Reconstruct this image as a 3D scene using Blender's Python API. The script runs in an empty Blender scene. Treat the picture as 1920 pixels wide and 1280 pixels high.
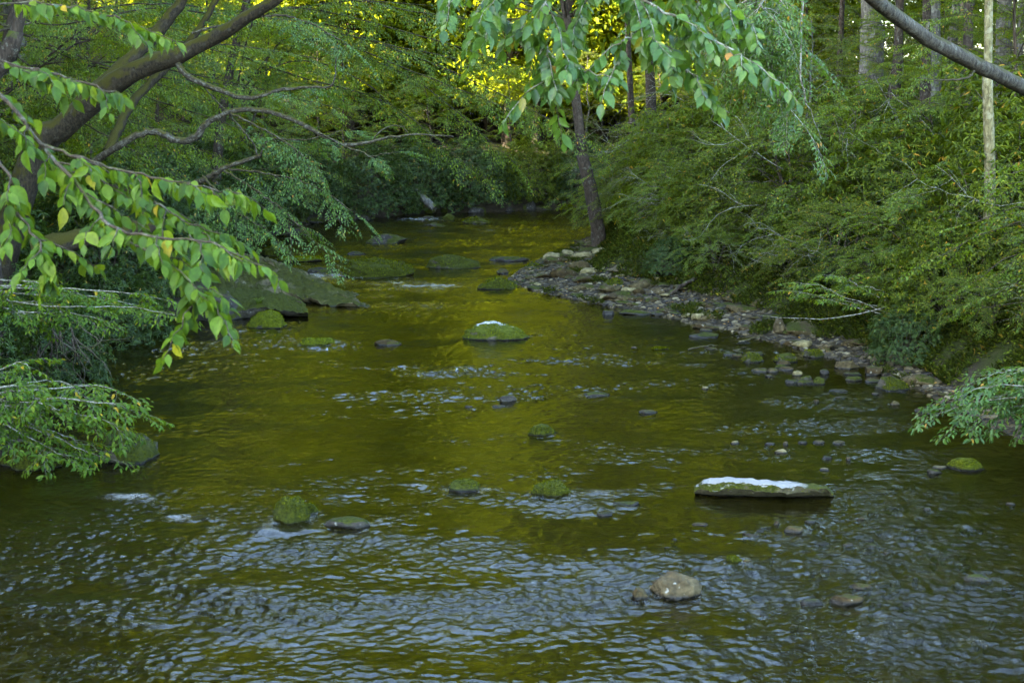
import bpy, math, random
import numpy as np
from mathutils import noise as mnoise, Vector
SC = bpy.context.scene
COL = SC.collection
R_ = math.radians
RNG = np.random.default_rng(7)
random.seed(7)

# ------------------------------------------------------------------ camera geometry (photo pixels -> world)
F = 2667.0; PITCH = R_(9.37); CAMZ = 5.0
cp, sp = math.cos(PITCH), math.sin(PITCH)
def ray(u, v):
    a = (u - 960) / F; b = (640 - v) / F
    return np.array([a, cp + b * sp, -sp + b * cp])
def W(u, v, z=0.0):
    d = ray(u, v); t = (z - CAMZ) / d[2]
    return np.array([d[0] * t, d[1] * t, z])
def A(u, v, Y):
    d = ray(u, v); t = Y / d[1]
    return np.array([d[0] * t, Y, CAMZ + d[2] * t])

# ------------------------------------------------------------------ numpy helpers
def sm(a, b, x):
    t = np.clip((np.asarray(x, float) - a) / (b - a), 0, 1); return t * t * (3 - 2 * t)
def nrm(a): return a / np.maximum(np.linalg.norm(a, axis=-1, keepdims=True), 1e-9)
_perm = np.random.default_rng(3).permutation(4096)
_ang = np.random.default_rng(4).random(4096) * 2 * np.pi
_gx, _gy = np.cos(_ang), np.sin(_ang)
def perlin(x, y, seed=0):
    xi = np.floor(x).astype(np.int64); yi = np.floor(y).astype(np.int64)
    xf = x - xi; yf = y - yi
    def g(ix, iy, fx, fy):
        h = _perm[(ix + _perm[(iy + seed * 131) & 4095]) & 4095]
        return _gx[h] * fx + _gy[h] * fy
    u = xf**3 * (xf * (xf * 6 - 15) + 10); w = yf**3 * (yf * (yf * 6 - 15) + 10)
    a = g(xi, yi, xf, yf); b = g(xi + 1, yi, xf - 1, yf)
    c = g(xi, yi + 1, xf, yf - 1); d = g(xi + 1, yi + 1, xf - 1, yf - 1)
    return (a + u * (b - a)) * (1 - w) + (c + u * (d - c)) * w * 1.0 if False else (a + u * (b - a)) + w * ((c + u * (d - c)) - (a + u * (b - a)))

class Geo:
    def __init__(s): s.v = []; s.l = []; s.t = []; s.n = 0
    def add(s, v, l, t):
        s.v.append(np.asarray(v, np.float32)); s.l.append(np.asarray(l, np.int64) + s.n)
        s.t.append(np.asarray(t, np.int64)); s.n += len(v)
    def quads(s, v, q): s.add(v, np.asarray(q).ravel(), np.full(len(q), 4))
    def arrays(s):
        return np.concatenate(s.v), np.concatenate(s.l), np.concatenate(s.t)
    def addgeo(s, g, M=None, o=None, k=1.0):
        if not g.v: return
        v, l, t = g.arrays()
        if M is not None: v = v @ (np.asarray(M).T * k) + o
        s.add(v, l, t)
    def shift(s, o):
        s.v = [a - np.asarray(o, np.float32) for a in s.v]
    def mesh(s, name, mat, smooth=True):
        v, l, t = s.arrays()
        m = bpy.data.meshes.new(name)
        m.vertices.add(len(v)); m.vertices.foreach_set('co', v.ravel())
        m.loops.add(len(l)); m.loops.foreach_set('vertex_index', l.astype(np.int32))
        m.polygons.add(len(t))
        st = np.concatenate([[0], np.cumsum(t)[:-1]])
        m.polygons.foreach_set('loop_start', st.astype(np.int32))
        try: m.polygons.foreach_set('loop_total', t.astype(np.int32))
        except Exception: pass
        m.polygons.foreach_set('use_smooth', np.full(len(t), smooth))
        m.update(calc_edges=True)
        if mat: m.materials.append(mat)
        return m

def tube(g, pts, rad, k=5, cap=False):
    pts = np.asarray(pts, float); rad = np.broadcast_to(np.asarray(rad, float), (len(pts),))
    tg = nrm(np.gradient(pts, axis=0))
    ref = np.array([0, 0, 1.0]) if abs(tg[:, 2].mean()) < 0.8 else np.array([1.0, 0, 0])
    a = nrm(np.cross(tg, ref)); b = np.cross(tg, a)
    th = np.arange(k) * 2 * np.pi / k
    ring = (a[:, None, :] * np.cos(th)[None, :, None] + b[:, None, :] * np.sin(th)[None, :, None]) * rad[:, None, None]
    if k >= 8:
        nn_ = len(pts); ph = (pts.sum(1) * 37.7) % 6.28; jj = np.arange(k)[None, :]
        ring = ring * (1 + .07 * np.sin(jj * 1.7 + ph[:, None] * 3) + .05 * np.sin(jj * 2.9 - ph[:, None] * 5 + 1))[..., None]
    v = (pts[:, None, :] + ring).reshape(-1, 3)
    n = len(pts); i = np.arange(n - 1)[:, None] * k; j = np.arange(k)[None, :]; j2 = (j + 1) % k
    q = np.stack([i + j, i + j2, i + k + j2, i + k + j], -1).reshape(-1, 4)
    g.quads(v, q)

def curve(pts, n=24, wig=0.0, rng=RNG):
    """Catmull-Rom through pts"""
    p = np.asarray(pts, float)
    p = np.vstack([2 * p[0] - p[1], p, 2 * p[-1] - p[-2]])
    m = len(p) - 3; out = []
    for s in np.linspace(0, m - 1e-6, n):
        i = int(s); t = s - i; a, b, c, d = p[i:i + 4]
        out.append(0.5 * (2 * b + (c - a) * t + (2 * a - 5 * b + 4 * c - d) * t * t + (3 * b - a - 3 * c + d) * t**3))
    out = np.array(out)
    if wig: out[1:-1] += rng.normal(0, wig, (n - 2, 3))
    return out

# ------------------------------------------------------------------ leaves
LT6 = (np.array([[0,0,0],[.28,.42,.07],[.66,.38,.03],[1,0,-.16],[.66,-.38,.03],[.28,-.42,.07]]), [0,1,2,3,0,3,4,5], [4,4])
def _near():
    v = [[0,0,0]]; xs = [.08,.22,.42,.62,.8,.92]; ws = [.2,.4,.5,.43,.25,.09]
    for x, w in zip(xs, ws):
        z = -.22 * x * x
        v += [[x + .02, w, z + .10 * w], [x, 0, z - .02], [x + .02, -w, z + .10 * w]]
    v.append([1.06, 0, -.27]); l = []; t = []
    l += [0,2,1, 0,3,2]; t += [3,3]
    for i in range(5):
        b = 1 + 3 * i
        l += [b, b+1, b+4, b+3, b+1, b+2, b+5, b+4]; t += [4,4]
    b = 16; e = 19
    l += [b, b+1, e, b+1, b+2, e]; t += [3,3]
    return (np.array(v), l, t)
LT20 = _near()
def add_leaves(g, pos, d, n, L, Wd, T=LT6):
    pos = np.asarray(pos, np.float32); N = len(pos)
    if N == 0: return
    d = nrm(d); s = nrm(np.cross(n, d)); n = np.cross(d, s)
    L = np.broadcast_to(L, (N,)); Wd = np.broadcast_to(Wd, (N,))
    tv, tl, tt = T
    cz = np.random.default_rng(N).uniform(.1, 2.3, N) * L
    v = (pos[:, None, :] + d[:, None, :] * (L[:, None] * tv[None, :, 0])[..., None]
         + s[:, None, :] * (Wd[:, None] * tv[None, :, 1])[..., None]
         + n[:, None, :] * (cz[:, None] * tv[None, :, 2])[..., None])
    k = len(tv)
    l = (np.arange(N)[:, None] * k + np.asarray(tl)[None, :]).ravel()
    g.add(v.reshape(-1, 3), l, np.tile(tt, N))

class Leaves:
    def __init__(s): s.p = []; s.d = []; s.n = []; s.L = []; s.W = []
    def add(s, p, d, n, L, Wd):
        p = np.asarray(p, float).reshape(-1, 3); N = len(p)
        s.p.append(p); s.d.append(np.asarray(d, float).reshape(-1, 3)); s.n.append(np.asarray(n, float).reshape(-1, 3))
        s.L.append(np.broadcast_to(L, (N,))); s.W.append(np.broadcast_to(Wd, (N,)))
    def cat(s): return [np.concatenate(x) for x in (s.p, s.d, s.n, s.L, s.W)]
    def geo(s, T=LT6):
        g = Geo(); add_leaves(g, *s.cat(), T); return g
    def count(s): return sum(len(x) for x in s.L)

def spray(rng, L=1.0, leaf=0.07, wf=0.55, droop=0.25, hang=0.35, dens=0.6, sub=9, rough=0.25):
    """flat leafy spray along +X, in the XY plane; returns wood Geo and Leaves"""
    g = Geo(); lv = Leaves()
    ts = np.linspace(0, 1, 7)
    ax = np.stack([L * ts, 0.05 * L * np.sin(ts * 4 + rng.random() * 6), -droop * L * ts**2], 1)
    tube(g, ax, np.linspace(.006, .002, 7) * L, 3)
    def axis(t):
        return np.stack([np.interp(t, ts, ax[:, i]) for i in range(3)], -1)
    tw = []
    for i in range(sub):
        t = .12 + .86 * (i + rng.random() * .5) / sub
        side = 1 if i % 2 else -1
        an = side * R_(rng.uniform(35, 62))
        ln = L * (.42 * (1 - t)**.7 + .10) * rng.uniform(.75, 1.2)
        tw.append((axis(t), an, ln))
    tw.append((axis(1.0) * [.7, 1, 1], 0.0, .32 * L))
    for o, an, ln in tw:
        m = max(3, int(ln / (leaf * dens)))
        s = (np.arange(m) + .6) / m
        dr = np.array([math.cos(an), math.sin(an), 0])
        p = o + dr * (s * ln)[:, None]; p[:, 2] -= droop * .8 * ln * s**2
        tube(g, np.vstack([o, p[m // 2], p[-1]]), [.003 * L, .002 * L, .001 * L], 3)
        sd = np.where(np.arange(m) % 2 == 0, 1, -1)
        la = an + sd * np.radians(rng.uniform(35, 65, m)); la[-1] = an
        d = np.stack([np.cos(la), np.sin(la), -hang * rng.uniform(.3, 1.7, m)], 1)
        n = np.stack([rng.normal(0, rough, m), rng.normal(0, rough, m), np.ones(m)], 1)
        ll = leaf * rng.uniform(.65, 1.15, m) * (1 - .35 * s * (s > .8))
        lv.add(p, d, n, ll, ll * wf * rng.uniform(.85, 1.1, m))
    return g, lv

def frame_x(d, up=np.array([0, 0, 1.0])):
    x = nrm(np.asarray(d, float)); y = nrm(np.cross(up, x)); z = np.cross(x, y)
    return np.stack([x, y, z], -1)       # columns
def rotx(a):
    c, s = math.cos(a), math.sin(a); return np.array([[1,0,0],[0,c,-s],[0,s,c]])

def place_sprays(wood, lv, sprays, items, rng):
    """items: (origin, dir, scale, roll)"""
    by = {}
    for it in items: by.setdefault(rng.integers(len(sprays)), []).append(it)
    for k, its in by.items():
        g, l = sprays[k]; p, d, n, L, Wd = l.cat()
        Ms = np.array([frame_x(i[1]) @ rotx(i[3]) for i in its]); o = np.array([i[0] for i in its]); sc = np.array([i[2] for i in its])
        P = np.einsum('kij,nj->kni', Ms, p) * sc[:, None, None] + o[:, None, :]
        D = np.einsum('kij,nj->kni', Ms, d); Nn = np.einsum('kij,nj->kni', Ms, n)
        lv.add(P.reshape(-1, 3), D.reshape(-1, 3), Nn.reshape(-1, 3), (L[None] * (.4 + .6 * sc[:, None])).ravel(), (Wd[None] * (.4 + .6 * sc[:, None])).ravel())
        if wood is not None:
            for M, oo, s in zip(Ms, o, sc): wood.addgeo(g, M, oo, s)

def sprays_on(pl, items, rng, n, smin=.3, scale=(.7, 1.2), spread=50, drop=.15, rollj=.3):
    """put n sprays along a polyline"""
    pl = np.asarray(pl); m = len(pl); tg = nrm(np.gradient(pl, axis=0))
    for i in range(n):
        s = smin + (1 - smin) * (i + rng.random()) / n
        if i == n - 1: s = 1.0
        j = s * (m - 1); a = int(min(j, m - 2)); f = j - a
        o = pl[a] * (1 - f) + pl[a + 1] * f; t = tg[a]
        sd = 1 if i % 2 else -1
        an = 0 if i == n - 1 else sd * R_(rng.uniform(spread * .5, spread * 1.3))
        c, q = math.cos(an), math.sin(an)
        d = np.array([c * t[0] - q * t[1], q * t[0] + c * t[1], t[2] * .6 - drop * rng.uniform(0, 2)])
        if np.hypot(d[0], d[1]) < .3:
            z = rng.uniform(0, 6.28); d[0] += .7 * math.cos(z); d[1] += .7 * math.sin(z)
        items.append((o, d, rng.uniform(*scale), rng.normal(0, rollj)))

# ------------------------------------------------------------------ materials
def newmat(name):
    m = bpy.data.materials.new(name); m.use_nodes = True; nt = m.node_tree
    for n in list(nt.nodes): nt.nodes.remove(n)
    out = nt.nodes.new('ShaderNodeOutputMaterial')
    def N(t, **kw):
        n = nt.nodes.new('ShaderNode' + t)
        for k, v in kw.items():
            if k.startswith('_'): setattr(n, k[1:], v)
            else: n.inputs[k.replace('__', ' ')].default_value = v
        return n
    def Lk(a, b): nt.links.new(a, b)
    return m, nt, out, N, Lk
def ramp(N, stops, interp='LINEAR'):
    r = N('ValToRGB'); cr = r.color_ramp; cr.interpolation = interp
    while len(cr.elements) < len(stops): cr.elements.new(.5)
    for e, (p, c) in zip(cr.elements, stops):
        e.position = p; e.color = (*c, 1) if len(c) == 3 else c
    return r

def leaf_mat(name, stops, trans=(.16, .26, .03), tmix=.35, rough=.42, spec=.5):
    m, nt, out, N, Lk = newmat(name)
    geo = N('NewGeometry'); r = ramp(N, stops)
    Lk(geo.outputs['Random Per Island'], r.inputs[0])
    tc = N('TexCoord'); mo = N('TexNoise', Scale=55, Detail=3, Roughness=.7); Lk(tc.outputs['Object'], mo.inputs['Vector'])
    mv = ramp(N, [(.35, (.62, .62, .62)), (.65, (1.2, 1.2, 1.2))]); Lk(mo.outputs[0], mv.inputs[0])
    mm = N('MixRGB', _blend_type='MULTIPLY', Fac=1.0); Lk(r.outputs[0], mm.inputs[1]); Lk(mv.outputs[0], mm.inputs[2])
    if name in ('near_leaf', 'blue_green_leaf'): r = mm
    p = N('BsdfPrincipled', Roughness=rough); p.inputs['Specular IOR Level'].default_value = spec
    Lk(r.outputs[0], p.inputs['Base Color'])
    tr = N('BsdfTranslucent')
    mx = N('MixRGB', _blend_type='MIX', Fac=.65); mx.inputs[2].default_value = (*trans, 1)
    Lk(r.outputs[0], mx.inputs[1]); Lk(mx.outputs[0], tr.inputs['Color'])
    ms = N('MixShader', Fac=tmix); Lk(p.outputs[0], ms.inputs[1]); Lk(tr.outputs[0], ms.inputs[2])
    Lk(ms.outputs[0], out.inputs[0]); return m

def bark_mat(name, dark, light, moss=.4, mosscol=(.05, .06, .008), lich=.25, lcol=(.28, .29, .22), sc=6.0):
    m, nt, out, N, Lk = newmat(name)
    tc = N('TexCoord'); mp = N('Mapping'); mp.inputs['Scale'].default_value = (1, 1, .35); Lk(tc.outputs['Object'], mp.inputs[0])
    n1 = N('TexNoise', Scale=sc * 3, Detail=6, Roughness=.7); Lk(mp.outputs[0], n1.inputs['Vector'])
    r1 = ramp(N, [(.35, dark), (.68, light)]); Lk(n1.outputs[0], r1.inputs[0])
    n2 = N('TexNoise', Scale=sc * 1.3, Detail=5, Roughness=.75); Lk(tc.outputs['Object'], n2.inputs['Vector'])
    r2 = ramp(N, [(.60 - lich * .4, (0, 0, 0)), (.66 - lich * .3, (1, 1, 1))]); Lk(n2.outputs[0], r2.inputs[0])
    m1 = N('MixRGB'); m1.inputs[2].default_value = (*lcol, 1); Lk(r1.outputs[0], m1.inputs[1])
    mul = N('Math', _operation='MULTIPLY'); mul.inputs[1].default_value = min(1, lich * 2.2); Lk(r2.outputs[0], mul.inputs[0]); Lk(mul.outputs[0], m1.inputs[0])
    geo = N('NewGeometry'); sx = N('SeparateXYZ'); Lk(geo.outputs['Normal'], sx.inputs[0])
    n3 = N('TexNoise', Scale=sc * .7, Detail=4); Lk(tc.outputs['Object'], n3.inputs['Vector'])
    ad = N('Math', _operation='MULTIPLY_ADD'); ad.inputs[1].default_value = .45; Lk(sx.outputs['Z'], ad.inputs[0]); Lk(n3.outputs[0], ad.inputs[2])
    r3 = ramp(N, [(.85 - moss * .5, (0, 0, 0)), (1.0 - moss * .5, (1, 1, 1))]); Lk(ad.outputs[0], r3.inputs[0])
    m2 = N('MixRGB'); m2.inputs[2].default_value = (*mosscol, 1); Lk(r3.outputs[0], m2.inputs[0]); Lk(m1.outputs[0], m2.inputs[1])
    b = N('Bump', Strength=.8, Distance=.03); Lk(n1.outputs[0], b.inputs['Height'])
    p = N('BsdfPrincipled', Roughness=.9); p.inputs['Specular IOR Level'].default_value = .2
    Lk(m2.outputs[0], p.inputs['Base Color']); Lk(b.outputs[0], p.inputs['Normal']); Lk(p.outputs[0], out.inputs[0])
    return m

def rock_mat(name, dark=(.022, .020, .014), light=(.10, .09, .065), moss=.5, mosscol=((.008, .013, .0005), (.06, .07, .002)), white=0.0, sc=3.0, wet=True, wcol=(.62,.62,.58), wx=None):
    m, nt, out, N, Lk = newmat(name)
    tc = N('TexCoord'); geo = N('NewGeometry')
    n1 = N('TexNoise', Scale=sc * 2.2, Detail=8, Roughness=.68); Lk(tc.outputs['Object'], n1.inputs['Vector'])
    r1 = ramp(N, [(.32, dark), (.7, light)]); Lk(n1.outputs[0], r1.inputs[0])
    col = r1.outputs[0]
    # pale lichen spots
    n4 = N('TexNoise', Scale=sc * 5, Detail=3); Lk(tc.outputs['Object'], n4.inputs['Vector'])
    r4 = ramp(N, [(.66, (0, 0, 0)), (.70, (.6, .6, .6))]); Lk(n4.outputs[0], r4.inputs[0])
    m0 = N('MixRGB'); m0.inputs[2].default_value = (.32, .32, .27, 1); Lk(r4.outputs[0], m0.inputs[0]); Lk(col, m0.inputs[1]); col = m0.outputs[0]
    sx = N('SeparateXYZ'); Lk(geo.outputs['Normal'], sx.inputs[0])
    hgt = n1.outputs[0]
    if moss > 0:
        n3 = N('TexNoise', Scale=sc * 1.1, Detail=6, Roughness=.65); Lk(tc.outputs['Object'], n3.inputs['Vector'])
        ad = N('Math', _operation='MULTIPLY_ADD'); ad.inputs[1].default_value = .35; Lk(sx.outputs['Z'], ad.inputs[0]); Lk(n3.outputs[0], ad.inputs[2])
        r3 = ramp(N, [(.98 - moss * .62, (0, 0, 0)), (1.08 - moss * .62, (1, 1, 1))]); Lk(ad.outputs[0], r3.inputs[0])
        n5 = N('TexNoise', Scale=sc * 7, Detail=6, Roughness=.8); Lk(tc.outputs['Object'], n5.inputs['Vector'])
        r5 = ramp(N, [(.34, mosscol[0]), (.66, mosscol[1])]); Lk(n5.outputs[0], r5.inputs[0])
        m2 = N('MixRGB'); Lk(r3.outputs[0], m2.inputs[0]); Lk(col, m2.inputs[1]); Lk(r5.outputs[0], m2.inputs[2]); col = m2.outputs[0]
        n6 = N('TexNoise', Scale=sc * 16, Detail=3, Roughness=.8); Lk(tc.outputs['Object'], n6.inputs['Vector'])
        hm = N('MixRGB'); Lk(r3.outputs[0], hm.inputs[0]); Lk(n1.outputs[0], hm.inputs[1]); Lk(n6.outputs[0], hm.inputs[2]); hgt = hm.outputs[0]
    if white > 0:
        n7 = N('TexNoise', Scale=sc * 1.5, Detail=7, Roughness=.7); Lk(tc.outputs['Object'], n7.inputs['Vector'])
        gs = N('SeparateXYZ'); Lk(tc.outputs['Generated'], gs.inputs[0])
        aa = N('Math', _operation='MULTIPLY_ADD'); aa.inputs[1].default_value = .6; Lk(n7.outputs[0], aa.inputs[0]); Lk(gs.outputs['Z'], aa.inputs[2])
        bb = N('Math', _operation='MULTIPLY_ADD'); bb.inputs[1].default_value = .3; Lk(sx.outputs['Z'], bb.inputs[0]); Lk(aa.outputs[0], bb.inputs[2])
        r7 = ramp(N, [(0, (0, 0, 0)), (1, (1, 1, 1))]); sub = N('MapRange'); sub.inputs[1].default_value = 1.46 - white * .25; sub.inputs[2].default_value = 1.52 - white * .25
        Lk(bb.outputs[0], sub.inputs[0])
        if wx:
            xr = N('MapRange'); xr.inputs[1].default_value = wx + .06; xr.inputs[2].default_value = wx - .02
            na = N('Math', _operation='MULTIPLY_ADD'); na.inputs[1].default_value = .3; Lk(n7.outputs[0], na.inputs[0]); Lk(gs.outputs['X'], na.inputs[2])
            sb = N('Math', _operation='SUBTRACT'); sb.inputs[1].default_value = .15; Lk(na.outputs[0], sb.inputs[0]); Lk(sb.outputs[0], xr.inputs[0])
            mu = N('Math', _operation='MULTIPLY'); Lk(xr.outputs[0], mu.inputs[0]); Lk(sub.outputs[0], mu.inputs[1]); sub = mu
        m3 = N('MixRGB'); m3.inputs[2].default_value = (*wcol, 1); Lk(sub.outputs[0], m3.inputs[0]); Lk(col, m3.inputs[1]); col = m3.outputs[0]
    p = N('BsdfPrincipled', Roughness=.8)
    if wet:      # wet dark band at the waterline (world height)
        ps = N('SeparateXYZ'); Lk(geo.outputs['Position'], ps.inputs[0])
        wr = N('MapRange'); wr.inputs[1].default_value = .02; wr.inputs[2].default_value = .05; Lk(ps.outputs['Z'], wr.inputs[0])
        m4 = N('MixRGB'); m4.inputs[1].default_value = (.012, .011, .008, 1); Lk(wr.outputs[0], m4.inputs[0]); Lk(col, m4.inputs[2]); col = m4.outputs[0]
        rr = N('MapRange'); rr.inputs[3].default_value = .25; rr.inputs[4].default_value = .85; Lk(wr.outputs[0], rr.inputs[0]); Lk(rr.outputs[0], p.inputs['Roughness'])
    b = N('Bump', Strength=.9, Distance=.04); Lk(hgt, b.inputs['Height']); Lk(b.outputs[0], p.inputs['Normal'])
    p.inputs['Specular IOR Level'].default_value = .18
    Lk(col, p.inputs['Base Color']); Lk(p.outputs[0], out.inputs[0]); return m

# greens
M = {}
M['near'] = leaf_mat('near_leaf', [(0, (0.022, 0.058, 0.003)), (0.5, (0.055, 0.118, 0.006)), (0.9, (0.095, 0.17, 0.009)), (0.985, (0.15, 0.2, 0.01)), (0.997, (0.42, 0.26, 0.01))], (0.27, 0.34, 0.008), 0.42, 0.5, 0.22)
M['bluegreen'] = leaf_mat('blue_green_leaf', [(0, (0.022, 0.06, 0.008)), (0.5, (0.05, 0.118, 0.015)), (0.92, (0.09, 0.175, 0.022)), (0.985, (0.14, 0.18, 0.012)), (1, (0.4, 0.16, 0.01))], (0.22, 0.32, 0.012), 0.38, 0.42, 0.4)
M['fresh'] = leaf_mat('fresh_leaf', [(0, (0.018, 0.04, 0.0015)), (0.4, (0.055, 0.11, 0.004)), (0.85, (0.12, 0.19, 0.007)), (0.955, (0.17, 0.23, 0.01)), (0.975, (0.28, 0.21, 0.008)), (1, (0.4, 0.18, 0.01))], (0.32, 0.38, 0.006), 0.42, 0.45, 0.35)
M['olive'] = leaf_mat('olive_leaf', [(0, (0.014, 0.025, 0.001)), (0.45, (0.056, 0.086, 0.003)), (0.9, (0.12, 0.16, 0.006)), (0.98, (0.2, 0.19, 0.008)), (1, (0.38, 0.17, 0.01))], (0.23, 0.27, 0.006), 0.32, 0.5, 0.2)
M['dark'] = leaf_mat('dark_leaf', [(0, (0.01, 0.028, 0.003)), (0.6, (0.03, 0.062, 0.006)), (0.97, (0.06, 0.1, 0.01)), (1, (0.25, 0.14, 0.01))], (0.11, 0.16, 0.008), 0.24, 0.42, 0.3)
M['sunny'] = leaf_mat('sunlit_leaf', [(0, (0.065, 0.11, 0.004)), (0.5, (0.11, 0.15, 0.005)), (1, (0.19, 0.2, 0.007))], (0.46, 0.50, 0.01), 0.46, 0.6, 0.15)  # far trees: sunlit yellow and brightness put into the leaf colour
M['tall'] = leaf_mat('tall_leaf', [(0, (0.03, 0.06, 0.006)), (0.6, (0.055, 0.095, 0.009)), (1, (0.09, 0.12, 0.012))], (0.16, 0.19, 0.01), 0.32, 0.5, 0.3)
M['cover'] = leaf_mat('ground_leaf', [(0, (0.014, 0.026, 0.001)), (0.45, (0.052, 0.082, 0.003)), (0.93, (0.12, 0.15, 0.005)), (1, (0.3, 0.16, 0.015))], (0.22, 0.26, 0.005), 0.3, 0.55, 0.15)
M['grassy'] = leaf_mat('bank_grass', [(0, (.012, .02, .002)), (.6, (.04, .055, .003)), (.97, (.08, .09, .006)), (1, (.25, .14, .02))], (.1, .12, .005), .25, .8, .1)
M['mossy'] = leaf_mat('moss_tuft', [(0, (.008, .013, .0003)), (.5, (.062, .074, .0008)), (1, (.20, .215, .002))], (.10, .12, .001), .2, 1.0, 0.0)
M['mossy_bright'] = leaf_mat('bright_moss_tuft', [(0, (.016, .026, .0005)), (.5, (.09, .11, .001)), (1, (.22, .25, .004))], (.17, .2, .002), .2, 1.0, 0.0)
M['litter'] = leaf_mat('fallen_leaf', [(0, (.20, .10, .03)), (.5, (.30, .16, .03)), (1, (.42, .27, .05))], (.3, .2, .03), .2, .6, .2)
M['bark_moss'] = bark_mat('mossy_bark', (.007, .0055, .003), (.045, .034, .018), .70, (.038, .034, .003), .12, (.12, .115, .08), sc=9)
M['bark_lichen'] = bark_mat('lichen_bark', (.012, .010, .006), (.07, .058, .038), .4, (.05, .045, .008), .25, (.17, .17, .13), sc=11)
M['bark_dark'] = bark_mat('dark_bark', (.014, .010, .007), (.06, .045, .03), .2, lich=.12)
M['bark_grey'] = bark_mat('grey_bark', (.04, .038, .032), (.15, .14, .115), .15, lich=.2, sc=4)
M['bark_log'] = bark_mat('smooth_grey_bark', (.018, .015, .010), (.11, .095, .068), .34, (.04, .038, .008), .14, (.22, .23, .18), sc=7)
M['bark_pale'] = bark_mat('pale_bark', (.06, .052, .022), (.24, .215, .10), .2, lich=.25, lcol=(.30, .29, .18))
M['bark_brown'] = bark_mat('brown_bark', (.022, .016, .010), (.085, .062, .042), .25, lich=.1)
M['twig'] = bark_mat('lichen_twig', (.06, .052, .034), (.17, .15, .105), .1, lich=.35, lcol=(.34, .34, .27), sc=14)
M['twig_dark'] = bark_mat('dark_twig', (.03, .022, .014), (.09, .07, .045), .1, lich=.15, sc=14)

# ------------------------------------------------------------------ scene objects
def tag(o, label=None, cat=None, group=None, kind=None):
    if label: o['label'] = label
    if cat: o['category'] = cat
    if group: o['group'] = group
    if kind: o['kind'] = kind
    return o
def empty(name, loc=(0, 0, 0), rz=0.0):
    o = bpy.data.objects.new(name, None); COL.objects.link(o); o.location = loc; o.rotation_euler = (0, 0, rz); o.empty_display_size = .2; return o
def ob(name, mesh, parent=None, loc=(0, 0, 0)):
    o = bpy.data.objects.new(name, mesh); COL.objects.link(o); o.location = loc
    if parent: o.parent = parent
    return o
def copy_tree(r, parent=None):
    c = r.copy(); COL.objects.link(c)
    if parent: c.parent = parent
    for ch in list(r.children): copy_tree(ch, c)
    return c

# ------------------------------------------------------------------ terrain
LEFT = np.array([(-8, -60), (-8, 12), (-7.6, 17.5), (-7.2, 20.3), (-7.7, 23), (-9.2, 28), (-9.6, 31), (-8.6, 33.5), (-7.6, 36), (-8.2, 42), (-9.4, 47), (-10, 52), (-9.5, 58), (-8.4, 62), (-4, 67.3), (3, 70.2), (12, 72.5), (30, 80), (48, 92)], float)
RIGHT = np.array([(10, -60), (9.6, 10), (8.8, 18), (7.7, 21), (7.25, 24.5), (6.9, 27), (6.0, 29), (5.2, 31), (3.6, 34), (2.0, 36.2), (.6, 38.6), (-.2, 41), (.3, 44), (1.1, 47), (1.9, 50), (2.3, 52), (3.0, 56), (5, 60), (14, 64), (30, 70), (50, 82)], float)
def dpoly(x, y, P):
    d = np.full(x.shape, 1e9)
    for a, b in zip(P[:-1], P[1:]):
        e = b - a; t = np.clip(((x - a[0]) * e[0] + (y - a[1]) * e[1]) / (e @ e), 0, 1)
        d = np.minimum(d, np.hypot(x - a[0] - t * e[0], y - a[1] - t * e[1]))
    return d
def inside(x, y):
    P = np.vstack([LEFT, RIGHT[::-1]]); r = np.zeros(x.shape, bool); n = len(P)
    for i in range(n):
        a, b = P[i], P[(i + 1) % n]
        c = (a[1] > y) != (b[1] > y)
        with np.errstate(divide='ignore', invalid='ignore'):
            xi = (b[0] - a[0]) * (y - a[1]) / (b[1] - a[1] if b[1] != a[1] else 1e-9) + a[0]
        r ^= c & (x < xi)
    return r
GY = [-60, 18, 21, 25, 27, 31, 35, 39, 46, 52, 60, 90]; GW = [.3, .3, .35, .5, .7, 1.3, 2.0, 2.7, 1.9, .7, .3, .3]
def river_fields(x, y):
    x = np.asarray(x, float); y = np.asarray(y, float)
    dl = dpoly(x, y, LEFT); dr = dpoly(x, y, RIGHT); ins = inside(x, y)
    return dl, dr, ins
def terr(x, y, full=False):
    x = np.asarray(x, float); y = np.asarray(y, float)
    dl, dr, ins = river_fields(x, y)
    d = np.minimum(dl, dr); left = dl < dr
    n1 = perlin(x * .9, y * .9, 1); n2 = perlin(x * .25, y * .25, 2); n3 = perlin(x * 3.1, y * 3.1, 3)
    zin = -.05 - .38 * sm(0, 2.6, np.where(left, d * 1.6, d * .75)) + .05 * n1 + .03 * n3
    g = np.interp(y, GY, GW)
    e = np.maximum(d - g, 0)
    zr = .02 + .09 * np.minimum(d, g) + .75 * sm(0, 1.1, e) + .10 * e + .22 * np.maximum(e - 9, 0) * 1.0
    zr = np.minimum(zr, 14 + e * .05)
    zl = .02 + .35 * sm(0, .5, d) + .45 * sm(.6, 2.2, d) + .16 * np.minimum(d, 11)
    sun_block_hill = np.minimum(.9 * np.maximum(d - 9, 0), 42 - 34 * sm(36, 48, y)) * (1 - sm(100, 125, y)) * sm(-80, -30, y) * (1 - sm(-26, -15, x) * sm(60, 70, y))  # unseen hillside added to keep the sun off river and near banks
    zl = zl + sun_block_hill
    far = .05 * np.maximum(y - 75, 0)
    z = np.where(ins, zin, np.where(left, zl, zr) + .12 * n1 * sm(0, 1, e) + .35 * n2 * sm(1, 5, d) + .03 * n3 + np.where(y > 75, far, 0))
    return (z, d, left, ins, e) if full else z
def tz(x, y): return float(terr(np.array([x]), np.array([y]))[0])

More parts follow.
